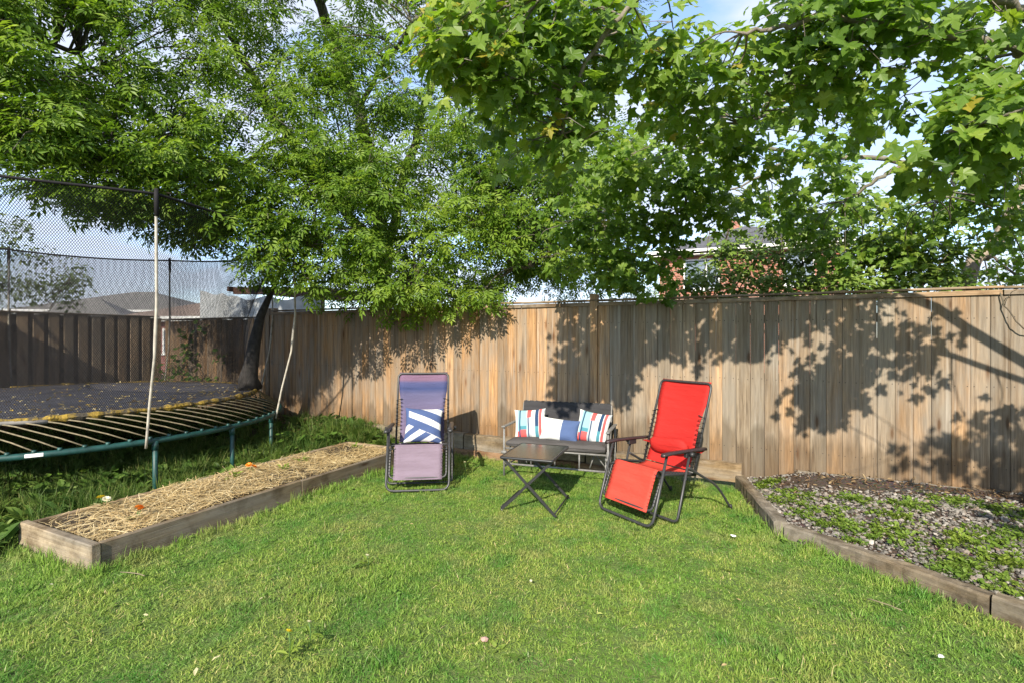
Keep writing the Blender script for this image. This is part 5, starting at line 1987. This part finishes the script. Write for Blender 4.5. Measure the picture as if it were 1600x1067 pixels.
sp_ = 0.062
gx, gy = np.meshgrid(np.arange(-9.0, 4.2, sp_), np.arange(0.4, 5.98, sp_))
gx = gx.ravel() + RNG.uniform(-0.03, 0.03, gx.size)
gy = gy.ravel() + RNG.uniform(-0.03, 0.03, gy.size)
ok = in_view(gx, gy) & ~inbed(gx, gy, 0.02) & (edge_side(gx, gy) < -0.10) & (gy < 5.90)
# the lawn thins out under the trampoline
dtr = np.hypot(gx - TC[0], gy - TC[1])
ok &= (gx > -5.15) & ~((gx < -4.95) & (gy > 2.6)) | ((gx <= -5.15) & (gy < 2.25 + 0.3 * np.sin(gx * 3)) & (dtr > 2.3))
gx, gy = gx[ok], gy[ok]
n = len(gx)
# longer grass along timbers, the bed and the fence foot
edge = np.maximum.reduce([np.exp(-np.abs(edge_side(gx, gy) + 0.10) / 0.08), np.where(inbed(gx, gy, 0.12), 1.0, 0), np.exp(-(5.92 - gy) / 0.10)])
patch = np.sin(gx * 2.3 + 1.1) * np.sin(gy * 2.9 + 0.3) + 0.6 * np.sin(gx * 5.7 - gy * 4.1)
hs = 0.46 + 0.17 * patch + 0.75 * edge + RNG.normal(0, 0.13, n)
hs = np.clip(hs, 0.28, 1.7)
pick = RNG.integers(0, 5, n)
tall = (RNG.uniform(0, 1, n) < 0.025 + 0.45 * edge)
pick = np.where(tall, RNG.integers(5, 8, n), pick)
clv = RNG.uniform(0, 1, n) < 0.03 + 0.05 * (np.sin(gx * 1.9 - gy) > 0.6)
pick = np.where(clv, RNG.integers(8, 11, n), pick)
worn = np.exp(-(((gx + 2.9) / 0.7) ** 2 + ((gy - 3.6) / 0.4) ** 2)) + np.exp(-(((gx + 0.9) / 0.8) ** 2 + ((gy - 3.7) / 0.35) ** 2)) + np.exp(-(((gx + 1.2) / 0.25) ** 2 + ((gy - 2.0) / 0.15) ** 2))
hs = hs * (1 - 0.4 * np.clip(worn, 0, 1))
pts_ = np.stack([gx, gy, lawn_z(gx, gy) - 0.012], 1)
rot_ = np.stack([RNG.normal(0, 0.10, n), RNG.normal(0, 0.10, n), RNG.uniform(0, TAU, n)], 1)
sc_ = np.stack([RNG.uniform(0.9, 1.2, n), RNG.uniform(0.9, 1.2, n), hs], 1)
instancer("grass", pts_, rot_, sc_, pick, lawn_lib, "short green grass of the mown lawn", "grass")

# ---------------------------------------------------------------- weeds and long grass round the trampoline
M_long = grassmat("long_grass", [(0.0, (0.040, 0.085, 0.014)), (0.6, (0.10, 0.17, 0.03)), (1.0, (0.25, 0.26, 0.09))], (1.2, 1.1, 1.0), (0.7, 0.8, 0.8))


weed_lib = library("weed_tufts", [rosette(14, 0.05, 0.075, 300 + i, "rosette") for i in range(4)] + [rosette(9, 0.06, 0.13, 320 + i, "broad") for i in range(2)] + [tuft(34, 0.06, 0.10, 0.26, 0.0055, 0.55, 340 + i, M_long, "long_tuft") for i in range(4)])
NW = 5200
wx_ = RNG.uniform(-10.5, -5.0, NW)
wy_ = RNG.uniform(1.5, 6.0, NW)
ok = in_view(wx_, wy_) & ~inbed(wx_, wy_, 0.03)
dens = 0.45 + 0.85 * np.exp(-((wx_ + 5.5) / 0.8) ** 2) + 0.25 * np.sin(wx_ * 3.1) * np.sin(wy_ * 2.7)
dens = np.where((wy_ > 5.55) & (wx_ < -5.9), dens * 0.35, dens)
ok &= RNG.uniform(0, 1, NW) < dens
wx_, wy_ = wx_[ok], wy_[ok]
ex = RNG.uniform(-5.3, -4.1, 160)
ey = RNG.uniform(5.40, 5.88, 160)
wx_, wy_ = np.concatenate([wx_, ex]), np.concatenate([wy_, ey])
n = len(wx_)
pts_ = np.stack([wx_, wy_, soil_z(wx_, wy_) + 0.004], 1)
rot_ = np.stack([RNG.normal(0, 0.15, n), RNG.normal(0, 0.15, n), RNG.uniform(0, TAU, n)], 1)
ss = RNG.uniform(0.6, 1.25, n)
instancer("undergrowth", pts_, rot_, np.stack([ss, ss, ss], 1), RNG.integers(0, 10, n), weed_lib, "tangled weeds and long grass under the trampoline", "weeds")

# ---------------------------------------------------------------- gravel
def stone(seed, name, mat):
    g_ = np.random.default_rng(seed)
    import bmesh
    bm = bmesh.new()
    bmesh.ops.create_icosphere(bm, subdivisions=1, radius=0.5)
    for v in bm.verts:
        v.co = Vector((v.co.x * (1 + g_.uniform(-.25, .25)), v.co.y * (1 + g_.uniform(-.25, .25)) * 0.75, v.co.z * (1 + g_.uniform(-.2, .2)) * 0.5))
    me = bpy.data.meshes.new(name)
    bm.to_mesh(me)
    bm.free()
    me.materials.append(mat)
    return me


def mat_stone():
    m, t, b = new_mat("gravel_stone")
    oi = t.nodes.new("ShaderNodeObjectInfo")
    c = ramp(t, oi.outputs['Random'], [(0.0, (0.085, 0.077, 0.070)), (0.35, (0.18, 0.165, 0.150)), (0.7, (0.31, 0.29, 0.265)), (0.9, (0.22, 0.16, 0.12)), (1.0, (0.50, 0.47, 0.43))])
    n = noise(t, objvec(t), 6, 4)
    c = mix(t, n, c, mix(t, 1.0, c, (0.6, 0.58, 0.56), 'MULTIPLY'))
    t.links.new(c, b.inputs['Base Color'])
    b.inputs['Roughness'].default_value = 0.85
    return m


M_stone = mat_stone()
stone_lib = library("gravel_stones", [stone(400 + i, "stone", M_stone) for i in range(7)])
NG = 26000
x_ = RNG.uniform(-0.3, 3.4, NG)
y_ = RNG.uniform(2.4, 6.07, NG)
es = edge_side(x_, y_)
dirt = 0.4 * sstep(y_, 5.5, 5.95) + np.exp(-(((x_ - 0.75) / 0.55) ** 2 + ((y_ - 5.75) / 0.20) ** 2)) + 0.8 * np.exp(-(((x_ - 1.8) / 0.9) ** 2 + ((y_ - 5.9) / 0.14) ** 2))
ok = (es > 0.06) & in_view(x_, y_) & (RNG.uniform(0, 1, NG) > dirt * 1.1)
x_, y_ = x_[ok], y_[ok]
n = len(x_)
ss = np.clip(RNG.lognormal(-3.70, 0.38, n), 0.010, 0.06)
pts_ = np.stack([x_, y_, gravel_z(x_, y_) + ss * 0.12 + RNG.uniform(0, 0.012, n)], 1)
rot_ = np.stack([RNG.normal(0, 0.35, n), RNG.normal(0, 0.35, n), RNG.uniform(0, TAU, n)], 1)
instancer("gravel", pts_, rot_, np.stack([ss, ss, ss], 1), RNG.integers(0, 7, n), stone_lib, "grey stone chips covering the raised bed", "gravel")

# low green ground cover spreading over the gravel
M_clover = grassmat("ground_cover_leaves", [(0.0, (0.075, 0.140, 0.02)), (0.5, (0.16, 0.25, 0.036)), (1.0, (0.27, 0.35, 0.07))], (1.2, 1.1, 1.0), (0.75, 0.85, 0.8))
clover_lib = library("ground_cover_sprigs", [rosette(16, 0.055, 0.034, 500 + i, "sprig", 1.3, M_clover) for i in range(5)] + [tuft(10, 0.03, 0.03, 0.09, 0.003, 0.6, 520, M_clover, "blades")])
patches = [(0.25, 5.35, 0.30), (0.45, 5.0, 0.28), (0.6, 4.75, 0.26), (0.9, 4.65, 0.28), (0.75, 5.3, 0.20), (1.15, 5.3, 0.22), (0.55, 4.45, 0.2), (1.2, 4.25, 0.35), (1.5, 4.5, 0.35), (1.75, 4.9, 0.35), (1.9, 5.4, 0.3), (1.5, 5.55, 0.22), (1.3, 3.95, 0.25), (1.7, 3.75, 0.25),
           (2.1, 4.3, 0.3), (2.3, 3.7, 0.3), (2.0, 3.4, 0.25), (0.1, 5.85, 0.14), (0.02, 5.7, 0.12), (2.5, 5.3, 0.3), (2.6, 4.6, 0.3), (1.0, 5.0, 0.2), (1.35, 4.75, 0.25), (1.05, 4.15, 0.2)]
cx_, cy_ = [], []
for a0, b0, r0 in patches:
    k_ = int(230 * r0)
    cx_.append(RNG.normal(a0, r0 * 0.42, k_))
    cy_.append(RNG.normal(b0, r0 * 0.34, k_))
x_, y_ = np.concatenate(cx_), np.concatenate(cy_)
ok = (edge_side(x_, y_) > 0.09) & (y_ < 6.05)
x_, y_ = x_[ok], y_[ok]
n = len(x_)
ss = RNG.uniform(0.4, 0.95, n)
rot_ = np.stack([RNG.normal(0, 0.2, n), RNG.normal(0, 0.2, n), RNG.uniform(0, TAU, n)], 1)
instancer("ground_cover", np.stack([x_, y_, gravel_z(x_, y_) + 0.008], 1), rot_, np.stack([ss, ss, ss], 1), RNG.integers(0, 6, n), clover_lib, "low bright green weeds creeping over the gravel", "weeds")

# ---------------------------------------------------------------- small things
def ground_pt(px_, py_, z=0.0):
    d = (H - z) * FPX / (py_ - 528)
    p = at(px_, py_, d)
    p[2] = z
    return p


# broad-leaved weeds between bed and trampoline
M_lobe = leafmat("mallow_leaves", [(0.0, (0.050, 0.115, 0.015)), (0.5, (0.10, 0.19, 0.028)), (1.0, (0.19, 0.27, 0.05))], 0.3, 0.3)


def round_leaf():
    n = 12
    v = [(0.42, 0, -0.04)]
    for i in range(n):
        q = TAU * i / n
        r_ = 0.5 * (1 + 0.12 * math.cos(q * 5))
        v.append((0.42 + r_ * math.cos(q), r_ * math.sin(q), 0.05 + 0.03 * math.sin(q * 3)))
    v[1 + n // 2] = (0.12, 0, -0.02)
    return np.array(v), np.array([(0, 1 + i, 1 + (i + 1) % n) for i in range(n)])


RL = round_leaf()


def leafy_plant(name, label, pos, n, rad, size, hgt, seed, group="broad leaved weeds"):
    g_ = np.random.default_rng(seed)
    o_ = empty(name, tuple(pos))
    tag(o_, label, "plant", group)
    th = g_.uniform(0, TAU, n)
    rr_ = rad * np.sqrt(g_.uniform(0.02, 1, n))
    z_ = hgt * g_.uniform(0.35, 1.0, n)
    loc_ = np.stack([rr_ * np.cos(th), rr_ * np.sin(th), z_], 1)
    t_ = np.stack([np.cos(th), np.sin(th), g_.normal(0.0, 0.25, n)], 1)
    nn_ = np.stack([0.2 * np.cos(th), 0.2 * np.sin(th) - 0.35, np.ones(n)], 1) + g_.normal(0, 0.25, (n, 3))
    V, F = scatter(RL[0], RL[1], frames(t_, nn_), loc_, size * g_.uniform(0.6, 1.2, n))
    link("leaves", np_mesh("leaves", V, F, M_lobe, {"tint": np.repeat(np.clip(g_.normal(0.55, 0.2, n), 0, 1), len(RL[0]))}, smooth=True), o_)
    st_ = MB()
    for i in range(n):
        st_.tube([(0, 0, 0), (loc_[i, 0] * 0.5, loc_[i, 1] * 0.5, z_[i] * 0.75), tuple(loc_[i])], 0.0022, 3, cap=False)
    q = st_.obj("stems", M_lobe, o_)
    q["kind"] = "stuff"
    return o_


def on_soil(px_, py_):
    p = ground_pt(px_, py_, 0.1)
    z = float(soil_z(p[0], p[1]))
    return tuple(ground_pt(px_, py_, z))


leafy_plant("weed_plant", "round leaved weed close to the bed's far end below the fence", on_soil(505, 690), 16, 0.16, 0.085, 0.13, 1)
leafy_plant("weed_plant", "bright round leaved weed near the last trampoline leg", on_soil(462, 693), 20, 0.20, 0.09, 0.16, 2)
leafy_plant("weed_plant", "leafy weed at the bed's edge right of the middle trampoline leg", on_soil(392, 722), 24, 0.17, 0.06, 0.14, 3)
leafy_plant("weed_plant", "leafy weed against the bed between two trampoline legs", on_soil(300, 742), 18, 0.2, 0.06, 0.12, 4)
leafy_plant("weed_plant", "dark weed under the trampoline rim left of its first leg", on_soil(150, 750), 20, 0.22, 0.07, 0.16, 5)
leafy_plant("weed_plant", "broad weed at the picture's left edge under the trampoline", on_soil(60, 760), 20, 0.22, 0.08, 0.16, 6)
# vine climbing the far fence, seen through the net
vn = empty("climbing_vine", (-9.0, FENCE_Y - 0.06, 0.2))
tag(vn, "sparse green vine climbing the fence behind the net", "vine")
W_ = Wood()
vc = []
for px_, py_ in ((262, 600), (285, 575), (300, 560), (330, 600), (292, 545), (296, 525), (318, 515), (285, 590), (250, 585), (215, 600), (310, 590), (345, 560), (240, 610), (270, 570), (288, 555), (200, 585), (225, 570)):
    a_ = (px_ - 800) / FPX
    d_ = (FENCE_Y - 0.09) / (FW[1] + a_ * RT[1])
    vc.append((at(px_, py_, d_) - np.array(vn.location), 0.17, 0.0))
W_.limb([(0.4, 0, -0.1), tuple(vc[2][0]), tuple(vc[5][0])], 0.008, 0.004, vn, M_twig, "stem", 0.01, 5)
crown("leaves", vc, vn, M_lobe, per_m3=620, base=RL, size=0.075, droop=0.2, flat=1.0, up=0.3)
W_.twigs(vc, vn, M_twig, 0.004, sub=1)

# fallen leaves on the trampoline mat and the yellow seed litter
NL = 1500
a_ = RNG.uniform(0, TAU, NL)
r_ = RM * 0.96 * np.sqrt(RNG.uniform(0, 1, NL))
wgt = RNG.uniform(0, 1, NL) < 0.35 + 0.65 * np.exp(-((np.cos(a_) * r_ - 1.5) / 0.8) ** 2)
a_, r_ = a_[wgt], r_[wgt]
NL = len(a_)
loc_ = np.stack([TC[0] + r_ * np.cos(a_), TC[1] + r_ * np.sin(a_), ZM - 0.03 * (1 - (r_ / RM) ** 2) + RNG.uniform(0.006, 0.02, NL)], 1)
t_ = rand_unit(NL) * (1, 1, 0.25)
nn_ = np.array([0, 0, 1.0]) + RNG.normal(0, 0.3, (NL, 3))
V, F = scatter(OVATE[0] * np.array([1, 0.9, 1]), OVATE[1], frames(t_, nn_), loc_, RNG.uniform(0.02, 0.06, NL))
M_dry = leafmat("dry_leaves", [(0.0, (0.18, 0.10, 0.035)), (0.4, (0.38, 0.28, 0.12)), (0.75, (0.52, 0.44, 0.25)), (1.0, (0.50, 0.34, 0.06))], 0.2, 0.2)
me = np_mesh("leaf_litter", V, F, M_dry, {"tint": np.repeat(RNG.uniform(0, 1, NL), len(OVATE[0]))})
tag(link("leaf_litter", me), "dry leaf litter strewn over the trampoline mat", "leaves", kind="stuff")
# brown litter heap by the fence behind the trampoline
NL = 1500
x_ = RNG.normal(-6.3, 0.75, NL)
y_ = np.clip(RNG.normal(5.75, 0.25, NL), 4.9, 6.05)
t_ = rand_unit(NL) * (1, 1, 0.35)
nn_ = np.array([0, 0, 1.0]) + RNG.normal(0, 0.4, (NL, 3))
V, F = scatter(OVATE[0] * np.array([1, 0.6, 1]), OVATE[1], frames(t_, nn_), np.stack([x_, y_, soil_z(x_, y_) + RNG.uniform(0.01, 0.07, NL)], 1), RNG.uniform(0.03, 0.10, NL))
M_brown = leafmat("brown_litter", [(0.0, (0.05, 0.028, 0.015)), (0.6, (0.14, 0.085, 0.045)), (1.0, (0.30, 0.22, 0.12))], 0.1, 0.2)
me = np_mesh("leaf_litter", V, F, M_brown, {"tint": np.repeat(RNG.uniform(0, 1, NL), len(OVATE[0]))})
tag(link("leaf_litter", me), "brown dead leaves and twigs heaped at the fence foot", "leaves", kind="stuff")
NL = 700
x_ = RNG.normal(1.4, 0.85, NL)
y_ = np.clip(RNG.normal(5.82, 0.16, NL), 5.3, 6.05)
kk = (x_ > 0.2) & (x_ < 3)
x_, y_ = x_[kk], y_[kk]
NL = len(x_)
V, F = scatter(OVATE[0] * np.array([1, 0.6, 1]), OVATE[1], frames(rand_unit(NL) * (1, 1, 0.3), np.array([0, 0, 1.0]) + RNG.normal(0, 0.4, (NL, 3))), np.stack([x_, y_, gravel_z(x_, y_) + RNG.uniform(0.01, 0.035, NL)], 1), RNG.uniform(0.02, 0.06, NL))
me = np_mesh("leaf_litter", V, F, M_brown, {"tint": np.repeat(RNG.uniform(0, 1, NL), len(OVATE[0]))})
tag(link("leaf_litter", me), "reddish brown dead leaves on the gravel along the fence", "leaves", kind="stuff")

# marigolds in the straw
M_orange = plain("orange_petals", (0.75, 0.24, 0.015), 0.6, 0, 0.25, 60)
M_yellow = plain("yellow_petals", (0.72, 0.58, 0.03), 0.6, 0, 0.2, 60)
M_stemg = plain("plant_green", (0.06, 0.13, 0.025), 0.6, 0, 0.2, 30)
M_cream = plain("cream_petals", (0.70, 0.66, 0.45), 0.7, 0, 0.15, 30)


def flower_mesh(mat, r=0.035, rings=4):
    v, f = [], []
    for k_ in range(rings):
        n_ = 11 - k_ * 2
        rk = r * (1 - 0.2 * k_)
        for i in range(n_):
            q = TAU * (i + 0.37 * k_) / n_
            up_ = 0.25 + 0.35 * k_
            c_, s_ = math.cos(q), math.sin(q)
            w_ = rk * 0.34
            b0 = len(v)
            v += [(0, 0, 0.002 * k_), (c_ * rk * .7 - s_ * w_, s_ * rk * .7 + c_ * w_, rk * up_ * .8), (c_ * rk, s_ * rk, rk * up_), (c_ * rk * .7 + s_ * w_, s_ * rk * .7 - c_ * w_, rk * up_ * .8)]
            f += [(b0, b0 + 3, b0 + 2), (b0, b0 + 2, b0 + 1)]
    return MB().add(v, f).mesh("flower_head", mat)


FL = {"orange": flower_mesh(M_orange), "yellow": flower_mesh(M_yellow), "cream": flower_mesh(M_cream)}


def marigold(label, px_, py_, kinds, seed):
    rr_ = random.Random(seed)
    p = ground_pt(px_, py_ + 6, 0.16)
    p[0] = min(max(p[0], BX0 + 0.1), BX1 - 0.12)
    base = (p[0], p[1], float(bed_z(p[0], p[1])))
    o_ = empty("marigold_plant", base)
    tag(o_, label, "flower", "marigolds in the straw bed")
    lv = rosette(16, 0.04, 0.045, seed + 900, "foliage", 0.8)
    link("foliage", lv, o_, (0, 0, 0.02))
    for k_, kd in enumerate(kinds):
        dx, dy, hh = (k_ * 0.045 - 0.01), rr_.uniform(-0.03, 0.03), rr_.uniform(0.075, 0.11)
        MB().tube([(0, 0, 0), (dx, dy, hh)], 0.0028, 5).obj("stem", M_stemg, o_)
        link("flower_head", FL[kd], o_, (dx, dy, hh), (R(-25), rr_.uniform(-.3, .3), rr_.uniform(0, 6)), (1.0,) * 3)
    return o_


marigold("yellow and cream flowers in the straw at the bed's near end", 163, 785, ["yellow", "cream"], 1)
marigold("two small orange marigolds in the straw at the near end", 212, 803, ["orange", "orange"], 2)
marigold("two bright orange marigolds halfway along the straw bed", 392, 735, ["orange", "orange"], 3)
for i, (px_, py_, lb) in enumerate(((365, 750, "small green seedling in the straw before the orange marigolds"), (445, 738, "small green seedling in the straw halfway along the bed"), (470, 722, "small green seedling near the bed's far half"), (555, 700, "weedy green seedling in the straw at the bed's far end"))):
    p = ground_pt(px_, py_, 0.16)
    o_ = empty("seedling", (p[0], p[1], float(bed_z(p[0], p[1])) + 0.01))
    tag(o_, lb, "plant", "seedlings in the straw bed")
    link("foliage", rosette(18, 0.06, 0.06, 700 + i, "foliage", 0.7, M_clover), o_, (0, 0, 0.02))

# dandelions on the lawn
def dandelion(label, px_, py_, ph, kind, r_):
    p = ground_pt(px_, ph)
    d = (H) * FPX / (ph - 528)
    top = (ph - py_) / FPX * d
    o_ = empty("dandelion", tuple(p))
    tag(o_, label, "flower", "dandelions on the lawn")
    MB().tube([(0, 0, -0.01), (0.004, 0.002, top * 0.6), (-0.006, 0.0, top)], 0.0026, 6).obj("stem", M_stemg, o_)
    link("flower_head", FL[kind], o_, (-0.006, 0, top), (R(-30), R(10), 0.4), (r_ / 0.035,) * 3)
    link("leaves", rosette(9, 0.02, 0.07, int(px_), "leaves", 0.5, M_clover), o_)


dandelion("yellow dandelion on a long stem in the near lawn", 452, 987, 1030, "yellow", 0.024)
dandelion("pale closed dandelion beside the yellow one", 484, 972, 1008, "cream", 0.018)
dandelion("white seed head standing in the lawn below the purple chair", 575, 868, 884, "cream", 0.022)
dandelion("pale dandelion in the shade right of the purple chair", 727, 722, 742, "cream", 0.02)

# pale fallen leaves and bits on the lawn
leaf_var = []
for i in range(4):
    g_ = np.random.default_rng(800 + i)
    vv = OVATE[0] * np.array([1, g_.uniform(0.7, 1.1), 1]) + g_.normal(0, 0.03, OVATE[0].shape)
    leaf_var.append(np_mesh("fallen_leaf", vv, OVATE[1], plain("pale_dead_leaf_%d" % i, [(0.40, 0.36, 0.20), (0.34, 0.26, 0.12), (0.48, 0.46, 0.33), (0.28, 0.32, 0.08)][i], 0.8, 0, 0.2, 30)))
litter = [(306, 850, 3, .05, "yellow green leaf on the lawn below the raised bed's near board"), (393, 872, 0, .035, "pale leaf on the lawn left of the white seed head"), (405, 936, 0, .04, "pale leaf on the lawn above the yellow dandelion"),
          (307, 1042, 0, .045, "pale curled leaf near the bottom edge left of the dandelions"), (345, 1022, 0, .045, "pale leaf left of the yellow dandelion"), (232, 960, 0, .03, "small leaf in the lawn below the raised bed's near corner"),
          (77, 912, 2, .03, "whitish leaf in the lawn under the bed's end board"), (265, 835, 2, .025, "tiny whitish leaf near the bed's long board"), (1280, 822, 1, .03, "brown leaf on the lawn near the edging's bend"),
          (1158, 938, 1, .04, "tan leaf on the lawn below the white scrap"), (830, 909, 2, .03, "whitish leaf in the open lawn below the table"), (932, 958, 3, .04, "yellow green leaf in the open lawn below the red chair"),
          (580, 775, 2, .035, "whitish leaf beside the purple chair's foot"), (646, 818, 1, .03, "tan leaf on the lawn before the purple chair"), (783, 795, 2, .02, "tiny whitish leaf before the folding table"),
          (1212, 960, 3, .04, "green leaf on the lawn well right of the middle"), (895, 1030, 1, .03, "tan leaf near the picture's bottom edge right of the pinkish stone"), (1128, 1040, 1, .04, "tan leaf at the picture's bottom edge right of the middle")]
for i, (px_, py_, k_, s_, lb) in enumerate(litter):
    p = ground_pt(px_, py_, 0.03)
    o_ = link("fallen_leaf", leaf_var[k_], None, tuple(p), (random.uniform(-.5, .3), random.uniform(-.4, .4), random.uniform(0, 6)), (s_ * 0.95,) * 3)
    tag(o_, lb, "leaf", "fallen leaves on the lawn")
M_pinkst = plain("pinkish_stone", (0.42, 0.27, 0.22), 0.8, 0, 0.2, 20, 0.4)
p = ground_pt(757, 998, 0.03)
o_ = link("stone", stone(900, "stone", M_pinkst), None, tuple(p), (0, 0, 0.4), (0.05, 0.05, 0.05))
tag(o_, "pinkish stone lying in the near lawn", "stone")
M_scrap = plain("white_scrap", (0.7, 0.7, 0.68), 0.7, 0, 0.08, 20)
for i, (px_, py_, lb) in enumerate(((1146, 836, "white scrap on the lawn right of the red chair"), (1470, 1024, "crumpled white scrap in the lawn near the edging"))):
    o_ = link("paper_scrap", stone(910 + i, "paper_scrap", M_scrap), None, tuple(ground_pt(px_, py_, 0.035)), (0.2, 0.1, i), (0.05, 0.035, 0.02))
    tag(o_, lb, "scrap")
# twigs on the lawn
for i, (x0_, y0_, x1_, y1_) in enumerate(((188, 893, 226, 899), (1355, 935, 1410, 953))):
    a0, b0 = ground_pt(x0_, y0_, 0.045), ground_pt(x1_, y1_, 0.045)
    o_ = MB().tube(wiggle([a0, (a0 + b0) / 2 + (0, 0, .008), b0], 3, 0.004, i), 0.0035, 5).obj("twig", M_rod)
    tag(o_, ["dry twig on the lawn before the raised bed's corner", "dry twig on the lawn near the edging timber"][i], "twig")
